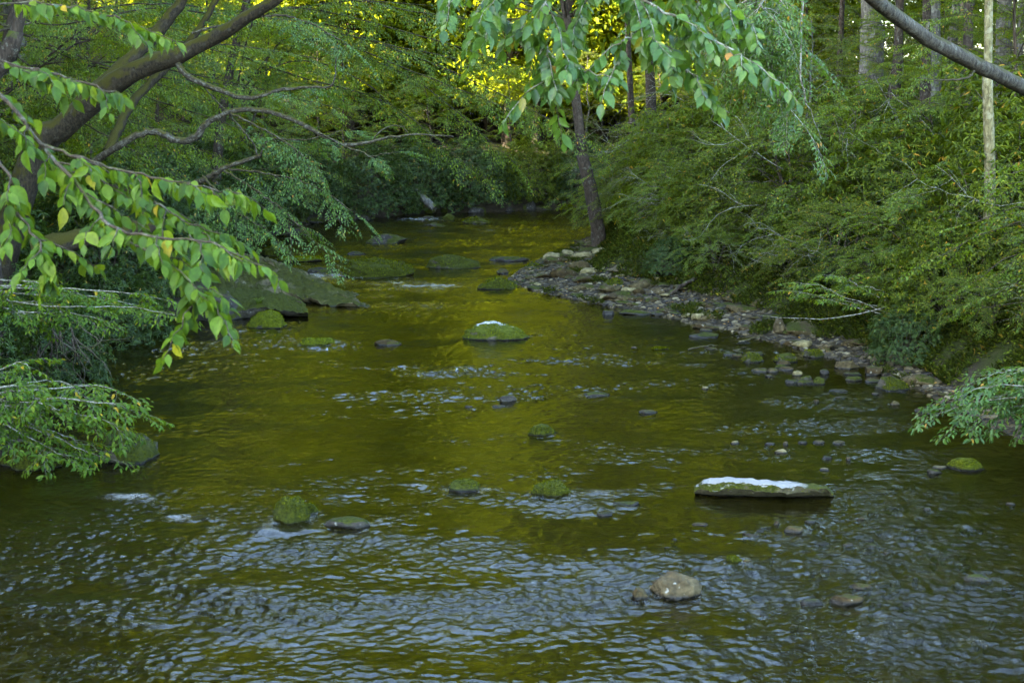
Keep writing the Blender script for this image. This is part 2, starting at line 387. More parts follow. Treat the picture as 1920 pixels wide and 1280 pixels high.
def grid_mesh(name, X, Y, Z, mat, g=None):
    ny, nx = X.shape
    v = np.stack([X, Y, Z], -1).reshape(-1, 3)
    i = np.arange(ny - 1)[:, None] * nx; j = np.arange(nx - 1)[None, :]
    q = np.stack([i + j, i + j + 1, i + nx + j + 1, i + nx + j], -1).reshape(-1, 4)
    G = Geo(); G.quads(v, q); return G.mesh(name, mat)

xs = np.concatenate([np.linspace(-200, -40, 30), np.linspace(-39, -15, 60), np.arange(-14.8, 14.8, .14), np.linspace(15, 40, 60), np.linspace(42, 200, 30)])
ys = np.concatenate([np.linspace(-80, 8, 40), np.arange(8.3, 34, .14), np.arange(34, 76, .2), np.linspace(76.5, 120, 60), np.linspace(122, 320, 40)])
XX, YY = np.meshgrid(xs, ys)
def ground_mat():
    m, nt, out, N, Lk = newmat('forest_ground')
    tc = N('TexCoord'); at = N('Attribute', _attribute_name='zone')
    sx = N('SeparateColor'); Lk(at.outputs['Color'], sx.inputs[0])
    n1 = N('TexNoise', Scale=1.3, Detail=9, Roughness=.7); Lk(tc.outputs['Object'], n1.inputs['Vector'])
    soil = ramp(N, [(.3, (.012, .009, .005)), (.5, (.03, .022, .012)), (.75, (.07, .05, .03))]); Lk(n1.outputs[0], soil.inputs[0])
    n2 = N('TexNoise', Scale=.8, Detail=7, Roughness=.65); Lk(tc.outputs['Object'], n2.inputs['Vector'])
    n2b = N('TexNoise', Scale=14, Detail=5, Roughness=.8); Lk(tc.outputs['Object'], n2b.inputs['Vector'])
    moss = ramp(N, [(.3, (.008, .012, .001)), (.7, (.04, .05, .003))]); Lk(n2b.outputs[0], moss.inputs[0])
    mm = N('Math', _operation='MULTIPLY_ADD'); mm.inputs[1].default_value = 1.0; mm.inputs[2].default_value = -.25; Lk(n2.outputs[0], mm.inputs[0])
    mr = N('MapRange'); mr.inputs[1].default_value = .12; mr.inputs[2].default_value = .24; Lk(mm.outputs[0], mr.inputs[0])
    mfac = N('Math', _operation='MULTIPLY'); Lk(mr.outputs[0], mfac.inputs[0]); Lk(sx.outputs[1], mfac.inputs[1])
    c1 = N('MixRGB'); Lk(mfac.outputs[0], c1.inputs[0]); Lk(soil.outputs[0], c1.inputs[1]); Lk(moss.outputs[0], c1.inputs[2])
    # gravel
    vo = N('TexVoronoi', Scale=13, Randomness=1.0); Lk(tc.outputs['Object'], vo.inputs['Vector'])
    vs = N('SeparateColor'); Lk(vo.outputs['Color'], vs.inputs[0])
    gv = ramp(N, [(0, (.010, .007, .002)), (.5, (.035, .025, .008)), (1, (.08, .06, .02))]); Lk(vs.outputs[0], gv.inputs[0])
    ve = ramp(N, [(.0, (1, 1, 1)), (.5, (.8, .8, .8)), (.75, (.25, .25, .25))]); Lk(vo.outputs['Distance'], ve.inputs[0])
    gm = N('MixRGB', _blend_type='MULTIPLY', Fac=1.0); Lk(gv.outputs[0], gm.inputs[1]); Lk(ve.outputs[0], gm.inputs[2])
    c2 = N('MixRGB'); Lk(sx.outputs[0], c2.inputs[0]); Lk(c1.outputs[0], c2.inputs[1]); Lk(gm.outputs[0], c2.inputs[2])
    # river bed
    vb = N('TexVoronoi', Scale=4.5, Randomness=1.0); Lk(tc.outputs['Object'], vb.inputs['Vector'])
    vbs = N('SeparateColor'); Lk(vb.outputs['Color'], vbs.inputs[0])
    bc = ramp(N, [(0, (.020, .017, .006)), (.6, (.05, .043, .014)), (.93, (.085, .07, .03)), (1, (.16, .14, .08))]); Lk(vbs.outputs[0], bc.inputs[0])
    c3 = N('MixRGB'); Lk(sx.outputs[2], c3.inputs[0]); Lk(c2.outputs[0], c3.inputs[1]); Lk(bc.outputs[0], c3.inputs[2])
    hb = N('MixRGB'); Lk(sx.outputs[0], hb.inputs[0]); Lk(n2b.outputs[0], hb.inputs[1]); Lk(vo.outputs['Distance'], hb.inputs[2])
    b = N('Bump', Strength=.8, Distance=.05); Lk(hb.outputs[0], b.inputs['Height'])
    p = N('BsdfPrincipled', Roughness=.9); p.inputs['Specular IOR Level'].default_value = .2
    Lk(c3.outputs[0], p.inputs['Base Color']); Lk(b.outputs[0], p.inputs['Normal']); Lk(p.outputs[0], out.inputs[0]); return m
ZZ, DD, LF, INS, EE = terr(XX, YY, True)
gm_ = grid_mesh('ground', XX, YY, ZZ, ground_mat())
gz = np.interp(YY, GY, GW)
zone = np.zeros((XX.size, 4), np.float32)
zone[:, 0] = ((~LF) & (~INS) & (YY > 18) & (YY < 60)).ravel() * (1 - sm(0, .5, (DD - gz).ravel()))
zone[:, 1] = (sm(.2, 1.2, DD) * (1 - sm(6, 14, DD)) * (~INS)).ravel()
zone[:, 2] = (INS * sm(-.05, .25, DD)).ravel(); zone[:, 3] = 1
at = gm_.color_attributes.new('zone', 'FLOAT_COLOR', 'POINT'); at.data.foreach_set('color', zone.ravel())
tag(ob('ground', gm_), 'wooded valley floor with soil, moss, gravel edge and river bed', 'ground', kind='structure')

# ------------------------------------------------------------------ rocks
def ico(sub):
    import bmesh
    bm = bmesh.new(); bmesh.ops.create_icosphere(bm, subdivisions=sub, radius=1.0)
    v = np.array([x.co[:] for x in bm.verts]); f = np.array([[x.index for x in fc.verts] for fc in bm.faces]); bm.free(); return v, f
ICO = {2: ico(2), 3: ico(3), 4: ico(4), 5: ico(5)}
LAST = {}
def rock_mesh(name, mat, w, d, h, seed=0, sub=4, planes=9, flat=.0, rough=.17, sink=.35, tilt=(0, 0), cut=(.55, .9), yaw=0.0):
    """angular or rounded stone; w,d full plan sizes, h height above the base, the base sunk by sink*h"""
    rg = np.random.default_rng(seed); v, f = ICO[sub]; v = v.copy()
    if planes:
        ns = nrm(rg.normal(size=(planes, 3)) * [1, 1, .8]); ds = rg.uniform(*cut, planes)
        for n, q in zip(ns, ds):
            k = v @ n - q; v -= np.maximum(k, 0)[:, None] * n * .93
    if flat: v[:, 2] = np.where(v[:, 2] > 1 - flat, 1 - flat + (v[:, 2] - 1 + flat) * .12, v[:, 2])
    for o, (fr, am) in enumerate(((1.6, 1.0), (3.7, .6), (8.5, .32), (18, .16))):
        q = np.array([mnoise.noise(Vector((p[0] * fr + seed * 3.1, p[1] * fr + o * 9, p[2] * fr))) for p in v])
        v *= (1 + rough * am * q)[:, None]
    mx = np.abs(v).max(0); v /= mx
    if tilt[0] or tilt[1]:
        cx, sx_ = math.cos(tilt[0]), math.sin(tilt[0]); cy, sy = math.cos(tilt[1]), math.sin(tilt[1])
    v = v * [w / 2, d / 2, 1]
    z = v[:, 2]; z = np.where(z > 0, z * h, z * max(sink * h, .08)); v[:, 2] = z
    if tilt[0] or tilt[1]:
        v = v @ np.array([[1, 0, 0], [0, cx, -sx_], [0, sx_, cx]]).T @ np.array([[cy, 0, sy], [0, 1, 0], [-sy, 0, cy]]).T
    if yaw:
        c, s = math.cos(yaw), math.sin(yaw); v = v @ np.array([[c, -s, 0], [s, c, 0], [0, 0, 1]]).T
    LAST['v'] = v; LAST['f'] = f
    g = Geo(); g.add(v, f.ravel(), np.full(len(f), 3)); return g.mesh(name, mat)

RM = {
 'moss': rock_mat('moss_rock', moss=1.15), 'mossbright': rock_mat('bright_moss_rock', moss=1.0, mosscol=((.018, .027, .0006), (.11, .13, .002)), light=(.10, .09, .065)),
 'halfmoss': rock_mat('half_moss_rock', moss=.72), 'dark': rock_mat('dark_wet_rock', (.012, .011, .008), (.055, .05, .04), moss=.45),
 'tan': rock_mat('tan_rock', (.022, .017, .008), (.115, .09, .042), moss=0, sc=2.5), 'grey': rock_mat('grey_stone', (.015, .011, .003), (.10, .076, .030), moss=.34),
 'pale': rock_mat('pale_stone', (.07, .058, .022), (.26, .22, .10), moss=0), 'brown': rock_mat('brown_stone', (.010, .0065, .002), (.072, .050, .017), moss=.34),
 'white_slab': rock_mat('white_topped_slab', (.03, .026, .012), (.13, .115, .065), moss=.8, mosscol=((.014, .02, .001), (.07, .078, .006)), white=.50, wcol=(.30, .295, .265), wx=.64),
 'white_cap': rock_mat('white_capped_rock', (.05, .045, .03), (.14, .13, .09), moss=.9, mosscol=((.02, .03, .001), (.10, .115, .005)), white=.22, wcol=(.45, .45, .42)),
 'slope': rock_mat('sloping_slab', (.04, .034, .016), (.22, .185, .10), moss=.46, sc=1.4, mosscol=((.014, .018, .001), (.055, .058, .004))),
}
WAKES = []
def tufts(o, mat, amount, L, zr, seed):
    v, f = LAST['v'], LAST['f']; rg = np.random.default_rng(seed)
    a, b, c = v[f[:, 0]], v[f[:, 1]], v[f[:, 2]]; n = np.cross(b - a, c - a); ar = np.linalg.norm(n, axis=1); n = nrm(n)
    ctr = (a + b + c) / 3
    nz = np.array([mnoise.noise(Vector(q * 2.6 + seed)) for q in ctr])
    ok = (n[:, 2] > zr[0]) & (n[:, 2] < zr[1]) & (ctr[:, 2] > .03) & (nz > -.22)
    if ok.sum() < 5: return
    w = ar * ok; k = int(min(9000, max(420, amount * w.sum() / 2 / (L * L) * 2.2)))
    i = rg.choice(len(f), k, p=w / w.sum()); r = rg.random((k, 2)); fl = r.sum(1) > 1; r[fl] = 1 - r[fl]
    p = a[i] + (b[i] - a[i]) * r[:, :1] + (c[i] - a[i]) * r[:, 1:]
    d = n[i] + rg.normal(0, .55, (k, 3)) + [0, 0, .25]; lv = Leaves()
    ll = L * rg.uniform(.5, 1.3, k); lv.add(p - n[i] * L * .15, d, rg.normal(size=(k, 3)), ll, ll * .32)
    ob('moss', lv.geo().mesh('moss', M[mat]), o)['kind'] = 'stuff'
def rock(name, u, v, wpx, hpx, mat, label, cat='rock', dr=.7, seed=None, wake=0.0, group=None, hh=None, moss=None, mz=(.15, 2), **kw):
    """u,v: centre of the front waterline in photo pixels; wpx,hpx: its size there"""
    p = W(u, v); D = p[1]; w = wpx * D / F; rs = D / F
    d = w * dr; sin = CAMZ / math.hypot(CAMZ, D)
    h = max(hpx * rs - d * sin * .35, hpx * rs * .55) + (.06 if wpx > 55 else .03)
    sd = seed if seed is not None else int(u * 7 + v)
    if hh: h = hh
    m = rock_mesh(name, RM[mat], w, d, h, seed=sd, **kw)
    o = ob(name, m, loc=(p[0], p[1] + d * .45, max(-.01, tz(p[0], p[1] + d * .45) - .06))); tag(o, label, cat, group)
    if moss is None: moss = {'moss': .9, 'mossbright': .9, 'halfmoss': .35, 'white_cap': .6}.get(mat, 0)
    if moss and wpx > 30: tufts(o, 'mossy' if mat in ('moss', 'halfmoss') else 'mossy_bright', moss, max(.016, .0011 * D), mz, sd)
    WAKES.append((p[0], p[1] + d * .45, w, d, wake)); return o

rock('boulder', 1271, 1124, 104, 43, 'tan', 'rounded bare tan boulder in the near rapids, right of a small grey one', dr=.75, seed=5, planes=6, cut=(.72, .95), rough=.2, wake=.6, sub=5, hh=.24)
rock('boulder', 1201, 1126, 42, 24, 'grey', 'small grey boulder touching the left of the rounded tan boulder', dr=.9, seed=8, wake=.2, hh=.15)
rock('boulder', 543, 985, 76, 48, 'moss', 'rounded green mossy boulder in the near rapids beside a dark flat rock', dr=.8, seed=21, planes=4, wake=1.0, cut=(.7, .95))
rock('boulder', 578, 968, 38, 25, 'moss', 'small mossy rock tucked behind the rounded mossy boulder', dr=.9, seed=22, planes=4, wake=.5)
rock('boulder', 645, 991, 100, 28, 'dark', 'dark wet flat rock with yellow leaves in the near rapids', dr=.45, seed=23, flat=.5, wake=.6)
rock('boulder', 868, 924, 78, 18, 'moss', 'low mossy rock at the left end of the small cascade', dr=.6, seed=25, wake=.9)
rock('boulder', 1036, 935, 84, 27, 'moss', 'low mossy rock on the small cascade, rounded right end', dr=.6, seed=26, wake=.9)
rock('boulder', 928, 639, 145, 33, 'white_cap', 'mossy rock with a broken white cap alone in mid stream', dr=.6, seed=31, planes=8, cut=(.65, .95), wake=.4, sub=5, rough=.16)
rock('boulder', 593, 650, 80, 19, 'mossbright', 'bright green low mossy rock alone left of mid stream', dr=.7, seed=33, planes=5, wake=.6)
rock('boulder', 494, 617, 86, 31, 'mossbright', 'bright mossy boulder with a fern on top beside the left ledge', dr=.8, seed=35, planes=5, wake=.1)
rock('boulder', 725, 649, 60, 9, 'brown', 'brown stone barely above water right of the bright low mossy rock', dr=.5, seed=36, wake=.3)
rock('boulder', 205, 643, 105, 50, 'halfmoss', 'dark mossy rock at the foot of the shady left bank', dr=.9, seed=43, planes=8)
rock('boulder', 215, 872, 150, 70, 'halfmoss', 'wide dark mossy rock under the near left shrub', dr=.8, seed=45, planes=8, flat=.2)
rock('boulder', 45, 884, 130, 52, 'moss', 'mossy rock at the left edge under the near shrub', dr=.8, seed=46, planes=6)
rock('boulder', 688, 522, 180, 36, 'moss', 'long dark mossy rock where the upper rapid splits', dr=.6, seed=51, planes=7, wake=.7, sub=5)
rock('boulder', 600, 515, 80, 12, 'dark', 'low dark rock left of the long mossy rock in the upper rapid', dr=.5, seed=52, wake=.3)
rock('boulder', 845, 506, 115, 25, 'halfmoss', 'half mossy boulder in the upper stream left of the gravel bar', dr=.7, seed=53, planes=7)
rock('boulder', 931, 545, 84, 22, 'moss', 'mossy rock at the left tip of the gravel bar', dr=.8, seed=54, planes=6)
rock('boulder', 960, 491, 90, 12, 'dark', 'flat dark rock off the head of the gravel bar', dr=.6, seed=55, flat=.4)
rock('boulder', 1005, 505, 50, 14, 'halfmoss', 'small mossy rock on the edge at the head of the gravel bar', dr=.7, seed=56)
rock('boulder', 560, 492, 112, 12, 'mossbright', 'thin flat mossy slab in the upper left pool', dr=.6, seed=57, flat=.5)
rock('boulder', 513, 482, 70, 17, 'moss', 'dark mossy rock behind the thin flat mossy slab', dr=.7, seed=58)
rock('boulder', 725, 458, 82, 17, 'dark', 'dark mossy rock alone in the upper pool', dr=.6, seed=59, wake=.2)
rock('boulder', 560, 443, 90, 14, 'dark', 'low dark rock under the hanging left branch', dr=.6, seed=60)
rock('boulder', 670, 478, 40, 6, 'dark', 'thin dark stone in the upper left rapid', dr=.6, seed=61, wake=.3)
rock('boulder', 841, 415, 26, 15, 'moss', 'small round mossy rock by the far riffle', dr=.8, seed=62, planes=4, wake=.5)
rock('boulder', 805, 412, 30, 8, 'dark', 'small black rock in the white water of the far riffle', dr=.6, seed=63, wake=.9)
rock('boulder', 893, 420, 64, 12, 'halfmoss', 'low mossy rock right of the far riffle', dr=.7, seed=64)
rock('boulder', 818, 426, 36, 8, 'dark', 'dark flat rock below the far riffle', dr=.6, seed=65, wake=.3)
rock('boulder', 1018, 819, 62, 20, 'moss', 'small mossy rock in the calm mid stream', dr=.7, seed=71, wake=.4)
rock('boulder', 952, 756, 36, 15, 'dark', 'small dark stone with a white rim in mid stream', dr=.7, seed=72, wake=.4)
for i, (u, v, w, h, mt, lb) in enumerate([
 (1012, 749, 26, 7, 'dark', 'tiny dark stone just right of the small dark mid stream stone'),
 (1116, 746, 66, 7, 'dark', 'long thin dark stone awash right of mid stream'),
 (880, 765, 22, 5, 'brown', 'tiny brown stone left of the small dark mid stream stone'),
 (934, 766, 34, 7, 'brown', 'thin brown stone in front of the small dark mid stream stone'),
 (1217, 776, 40, 8, 'grey', 'thin pale grey stone alone in the calm right water'),
 (1380, 834, 22, 7, 'pale', 'small pale stone at the left end of the row of stones'),
 (1446, 835, 24, 6, 'grey', 'small flat grey stone, second in the row of stones'),
 (1475, 835, 14, 7, 'tan', 'tiny tan stone in the middle of the row of stones'),
 (1506, 832, 20, 6, 'dark', 'tiny dark stone in the row of stones'),
 (1537, 833, 26, 7, 'grey', 'small grey stone near the right end of the row'),
 (1572, 834, 34, 8, 'grey', 'flat grey stone at the right end of the row'),
 (1467, 851, 28, 8, 'pale', 'pale flat stone in front of the row of stones'),
 (1554, 861, 28, 5, 'dark', 'thin dark stone awash below the row of stones'),
 (1591, 864, 10, 7, 'tan', 'tiny upright tan stone below the row of stones'),
 (1548, 883, 22, 6, 'pale', 'small pale stone behind the right end of the white topped slab'),
 (1753, 890, 32, 12, 'dark', 'small dark stone left of the mossy rock near the right shore'),
 (1765, 880, 32, 6, 'pale', 'thin pale stone beside the mossy rock near the right shore'),
 (1312, 1048, 42, 6, 'dark', 'thin dark stone awash left of the small mossy pair'),
 (1403, 1061, 24, 13, 'grey', 'small grey stone at the right of a mossy stone, below the slab'),
 (1456, 986, 18, 11, 'brown', 'small brown stone upstream of the flat grey stone below the slab'),
 (1491, 1000, 42, 14, 'grey', 'flat grey stone below the white topped slab'),
 (1638, 1030, 32, 9, 'dark', 'black stone alone in the right riffle'),
 (1615, 1108, 56, 10, 'brown', 'reddish brown stone upstream of the long brown stone'),
 (1592, 1135, 72, 14, 'brown', 'long reddish brown stone in the lower right riffle'),
 (1524, 1135, 46, 10, 'dark', 'dark wet stone left of the long brown stone'),
 (1676, 1113, 34, 11, 'dark', 'dark stone with a yellow leaf in the lower right riffle'),
 (1670, 1168, 28, 10, 'brown', 'small brown stone nearest the lower right corner'),
 (1136, 968, 36, 7, 'dark', 'small dark stone below the cascade'),
 (1176, 951, 56, 7, 'dark', 'thin dark stone at the right end of the cascade'),
 (1895, 948, 22, 8, 'brown', 'small brown stone at the right edge of the water'),
 (1712, 990, 36, 7, 'dark', 'thin dark stone in the far right riffle'),
 (1838, 1095, 60, 10, 'dark', 'dark flat stone in the right corner shallows'),
 (1322, 731, 16, 7, 'pale', 'small pale stone in the dark water off the right shore'),
 (1452, 699, 34, 9, 'grey', 'grey pointed stone in the water off the gravel shore'),
 (1477, 696, 34, 8, 'brown', 'brown stone between two grey stones off the gravel shore'),
 (1497, 706, 26, 9, 'pale', 'pale stone right of the brown one off the gravel shore'),
 (1530, 756, 14, 8, 'brown', 'tiny brown stone in the dark water by the right bank'),
 (1578, 749, 30, 6, 'brown', 'thin brown stone nearest the dark right bank'),
 (1325, 634, 70, 8, 'dark', 'thin dark slab lying along the gravel shore'),
 (1140, 592, 26, 14, 'dark', 'small black rock just off the gravel bar'),
 (1240, 657, 40, 5, 'halfmoss', 'mossy stone barely awash right of mid stream'),
 (1190, 655, 16, 5, 'tan', 'tiny tan stone awash right of mid stream')]):
    rock('stone', u, v, w, h, mt, lb, 'stone', dr=.6, seed=200 + i, sub=3, planes=8, flat=.3, wake=.25)
rgs_ = np.random.default_rng(17)
for k in range(60):
    u, v = rgs_.uniform(1250, 1915), rgs_.uniform(955, 1215)
    if 1290 < u < 1580 and v < 970: continue
    rock('stone', u, v, rgs_.uniform(12, 40), rgs_.uniform(4, 8), ['dark', 'brown', 'dark', 'grey'][k % 4], f"small {['black', 'brown', 'black', 'grey brown'][k % 4]} stone awash among many in the shallow right riffle", 'stone', dr=.6, seed=600 + k, sub=3, planes=9, flat=.3, wake=.35, group=f"{['black', 'brown', 'black', 'grey brown'][k % 4]} stones of the right riffle")
for k in range(26):
    u, v = rgs_.uniform(1330, 1760), 0; v = np.interp(u, [1330, 1640, 1760], [650, 712, 760]) + rgs_.uniform(-6, 40)
    rock('stone', u, v, rgs_.uniform(14, 46), rgs_.uniform(5, 12), ['grey', 'brown', 'dark', 'halfmoss'][k % 4], f"{['grey', 'brown', 'black', 'mossy'][k % 4]} stone lying in the dark water along the near gravel edge", 'stone', dr=.7, seed=700 + k, sub=3, planes=9, flat=.3, moss=0, group=f"{['grey', 'brown', 'black', 'mossy'][k % 4]} stones along the near gravel edge")
rock('boulder', 1379, 1062, 44, 18, 'moss', 'small mossy stone below the white topped slab', dr=.7, seed=81, wake=.3)
rock('boulder', 1818, 884, 84, 19, 'mossbright', 'low bright mossy rock near the right shore', dr=.6, seed=82, planes=5)
rock('boulder', 1676, 734, 78, 24, 'halfmoss', 'mossy topped rock at the foot of the right bank', dr=.8, seed=83)
rock('boulder', 1537, 722, 26, 14, 'moss', 'small mossy stone in the dark water by the right bank', dr=.8, seed=84)
rock('boulder', 1410, 680, 56, 17, 'halfmoss', 'dark mossy rock at the water edge of the gravel shore', dr=.7, seed=85)
rock('boulder', 1475, 681, 50, 18, 'halfmoss', 'mossy rock right of the dark one at the gravel shore', dr=.7, seed=86)
rock('boulder', 1464, 632, 26, 24, 'tan', 'pale rounded stone standing up on the gravel shore', dr=.9, seed=87, planes=4, cut=(.7, .9)).location.z = .15
# the long slab sloping from the left bank into the water: lofted along its ridge
def loft_rock(name, lines, mat, label, n=120, m=64, amp=.09, seed=0, cat='rock slab', fs=1.0):
    cs = [curve(L, n) for L in lines]; k = len(cs); G_ = np.stack(cs, 1)                     # n,k,3
    t = np.linspace(0, k - 1, m); a = np.minimum(t.astype(int), k - 2); f = t - a; f = f + .10 * np.sin(2 * np.pi * f) * -1
    V = G_[:, a] * (1 - f)[None, :, None] + G_[:, a + 1] * f[None, :, None]
    nv = np.array([[sum(mnoise.noise(Vector(p * (s_ * fs) + seed)) * q for s_, q in ((1.1, 1), (2.7, .6), (6.5, .42), (15, .26), (31, .12))) for p in r] for r in V])
    V[..., 2] += amp * nv; V[..., 0] += amp * .6 * np.roll(nv, 3, 0); V[..., 1] += amp * .5 * np.roll(nv, 5, 1)
    o0 = V[0, m // 2].copy(); o0[2] = 0; V = (V - o0).reshape(-1, 3)
    i = np.arange(n - 1)[:, None] * m; j = np.arange(m - 1)[None, :]
    q = np.stack([i + j, i + m + j, i + m + j + 1, i + j + 1], -1).reshape(-1, 4)
    g = Geo(); g.quads(V, q); g.l.append(np.concatenate([np.arange(m), (n - 1) * m + np.arange(m)[::-1]])); g.t.append(np.array([m, m])); o = ob(name, g.mesh(name, RM[mat]), loc=o0)
    LAST['v'] = V; LAST['f'] = np.concatenate([q[:, [0, 1, 2]], q[:, [0, 2, 3]]]); return tag(o, label, cat)
tip = W(722, 580)
o = loft_rock('rock_slab', [
  [W(420, 500, -.3) + [0, 4, 0], W(560, 505, -.3), W(650, 545, -.3), tip + [.1, .2, -.35]],
  [A(395, 468, 40.5), A(475, 487, 39.5), A(545, 507, 38.3), A(650, 556, 36.2), tip + [.05, .1, -.1]],
  [A(390, 480, 39.5), A(455, 505, 38.5), A(530, 540, 37), A(620, 572, 35.6), tip + [0, -.05, -.1]],
  [W(400, 595, -.25), W(480, 600, -.25), W(580, 590, -.25), W(650, 584, -.25), tip + [0, -.1, -.35]]], 'slope', 'long pale rock slab sloping from the left bank into the stream', seed=3, amp=.16)
tufts(o, 'mossy', .5, .045, (-.2, .62), 5)
WAKES.append((tip[0] - 1, tip[1] + .8, 2.5, 1.2, 0))
o = loft_rock('rock_ledge', [
  [A(370, 530, 37.5) - [0, 0, 1.5], A(480, 535, 36.8) - [0, 0, 1.5], A(575, 560, 35.5) - [0, 0, 1.5]],
  [A(375, 541, 36.5), A(440, 540, 36), A(515, 546, 35.3), A(562, 556, 34.8)],
  [A(375, 551, 34.6), A(440, 553, 34.4), A(510, 560, 34.2), A(568, 572, 34.1)],
  [A(380, 575, 33.6), A(445, 580, 33.5), A(515, 585, 33.5), A(576, 590, 33.6)],
  [W(385, 608, -.2), W(450, 612, -.2), W(520, 606, -.2), W(580, 600, -.2)]], 'halfmoss', 'blocky mossy rock ledge on the left shore with pale lichen spots', seed=9, amp=.12, cat='rock ledge')
tufts(o, 'mossy', .5, .04, (.2, 2), 6)
for k, (u, v, w_, h_, mt, lb) in enumerate([(1090, 520, 52, 24, 'grey', 'big grey block at the top of the gravel bar'), (1152, 548, 46, 18, 'halfmoss', 'mossy block in the upper gravel bar'), (1062, 502, 42, 16, 'brown', 'brown block where the gravel bar narrows'), (1232, 565, 42, 16, 'tan', 'tan block against the grassy bank above the gravel'),
    (1332, 606, 48, 16, 'grey', 'wide grey stone halfway along the gravel shore'), (1402, 624, 40, 14, 'brown', 'brown stone left of the pale standing stone'), (1530, 672, 46, 18, 'halfmoss', 'mossy stone near the end of the gravel shore'), (1590, 694, 52, 18, 'grey', 'grey stone at the end of the gravel shore'), (1642, 704, 42, 16, 'brown', 'last brown stone of the gravel shore under the bank')]):
    rock('stone', u, v, w_, h_, mt, lb, 'stone', dr=.7, seed=900 + k, sub=4, planes=11, cut=(.55, .85), flat=.25)
Z5 = lambda pts: [W(u, v, z) for u, v, z in pts]
o = loft_rock('boulder', [Z5([(1306, 930, -.3), (1340, 905, -.3), (1475, 905, -.3), (1545, 915, -.3), (1562, 925, -.3)]),
  Z5([(1307, 908, .10), (1338, 896, .21), (1475, 902, .20), (1545, 914, .14), (1563, 924, .05)]),
  Z5([(1305, 914, .10), (1343, 904, .22), (1475, 911, .21), (1548, 918, .15), (1565, 926, .05)]),
  Z5([(1302, 922, .05), (1343, 918, .13), (1475, 922, .13), (1548, 925, .08), (1566, 929, .02)]),
  Z5([(1306, 930, -.06), (1345, 935, -.06), (1475, 938, -.06), (1548, 937, -.06), (1564, 932, -.06)]),
  Z5([(1308, 935, -.3), (1345, 940, -.3), (1475, 943, -.3), (1548, 942, -.3), (1560, 936, -.3)])], 'white_slab', 'flat slab with a white top and mossy sides standing in the right of the stream', seed=4, amp=.03, fs=3.5, cat='rock')
tufts(o, 'mossy_bright', .75, .022, (-.5, .72), 7)
c_ = W(1435, 925); WAKES.append((c_[0], c_[1] + .1, 1.6, .45, .3))
rock('boulder', 395, 605, 120, 60, 'dark', 'dark rock in the shade behind the bright boulder and fern', dr=.9, seed=93)
# far bank blocks
far = [(615, 412, 60, 26, 'dark'), (690, 404, 60, 22, 'halfmoss'), (760, 398, 46, 20, 'dark'), (880, 398, 40, 14, 'halfmoss'), (925, 395, 46, 16, 'moss'), (975, 391, 60, 14, 'moss'), (1030, 392, 54, 12, 'halfmoss'), (650, 416, 40, 14, 'dark'), (900, 400, 30, 12, 'moss'), (1062, 396, 36, 12, 'moss')]
fl = ['dark rock leftmost under the far left bank', 'mossy rock in the shade of the far bank', 'black rock at the foot of the dark far hollow', 'mossy rock left of the far bend', 'green mossy rock on the far shore', 'long green rock on the far shore by the bend', 'flat mossy rock where the stream bends away', 'small dark rock in front of the leftmost far rock', 'small green rock in front of the far shore rocks', 'mossy rock at the bend below the brown trunk']
for i, ((u, v, w, h, mt), lb) in enumerate(zip(far, fl)):
    rock('boulder', u, v, w, h, mt, lb, dr=.8, seed=300 + i, sub=3, planes=9)
o = ob('boulder', rock_mesh('boulder', RM['mossbright'], 1.3, 1.1, 1.0, seed=333, planes=9, tilt=(.2, .35)), loc=(*A(1008, 378, 71.5)[:2], 0)); o.location.z = A(1008, 378, 71.5)[2] - .1
tag(o, 'tilted yellow green mossy block on the far shore', 'rock')

# rocks strewn along the left shore
rgl = np.random.default_rng(71); shore = np.array([p for p in LEFT if 27 < p[1] < 73]); sl_ = np.concatenate([[0], np.cumsum(np.linalg.norm(np.diff(shore, axis=0), axis=1))])
sm_ = [rock_mesh('shore_rock', RM[['moss', 'halfmoss', 'dark'][k % 3]], 1, rgl.uniform(.6, .9), rgl.uniform(.35, .6), seed=500 + k, sub=4, planes=10, cut=(.55, .85)) for k in range(6)]
for k in range(64):
    s_ = rgl.uniform(0, sl_[-1]); x = np.interp(s_, sl_, shore[:, 0]) + rgl.normal(-.15, .25); y = np.interp(s_, sl_, shore[:, 1]) + rgl.normal(.1, .25)
    if 33 < y < 41: continue
    o = ob('shore_rock', sm_[k % 6], loc=(x, y, max(0, tz(x, y)) - .05)); q = rgl.uniform(.35, 1.2); o.scale = (q, q, q * rgl.uniform(.7, 1.2)); o.rotation_euler = (rgl.normal(0, .1), rgl.normal(0, .1), rgl.uniform(0, 6.28))
    kd = ['green mossy', 'half mossy grey', 'dark wet'][k % 3]; zn = 'shady left shore' if y < 45 else ('upper left pool shore' if y < 60 else 'far shore below the bushes')
    tag(o, f'{kd} rock among others along the {zn}', 'rock', f'{kd} rocks along the {zn}')
# gravel bar: individual flat stones
def gravel_points(n, rg, lo=0.0, hi=1.0):
    out = []
    while len(out) < n:
        y = rg.uniform(22.5, 53); x = rg.uniform(-1, 9)
        dl, dr, ins = river_fields(np.array([x]), np.array([y])); g = float(np.interp(y, GY, GW)); d = dr[0]
        if ins[0]: d = -d
        if -.55 < d < g * 1.15 and rg.random() < (1 if d > 0 else .4): out.append((x, y, d))
    return out
rg = np.random.default_rng(12)
protos = []
for k in range(9):
    mt = ['grey', 'brown', 'tan', 'grey', 'pale', 'brown', 'dark', 'halfmoss', 'grey'][k]
    protos.append((mt, rock_mesh('gravel_stone', RM[mt], 1, rg.uniform(.55, .8), rg.uniform(.12, .25), seed=400 + k, sub=3, planes=16, flat=.35, cut=(.5, .85))))
cn = {'grey': 'grey', 'brown': 'brown', 'tan': 'tan', 'pale': 'pale', 'dark': 'dark', 'halfmoss': 'mossy'}
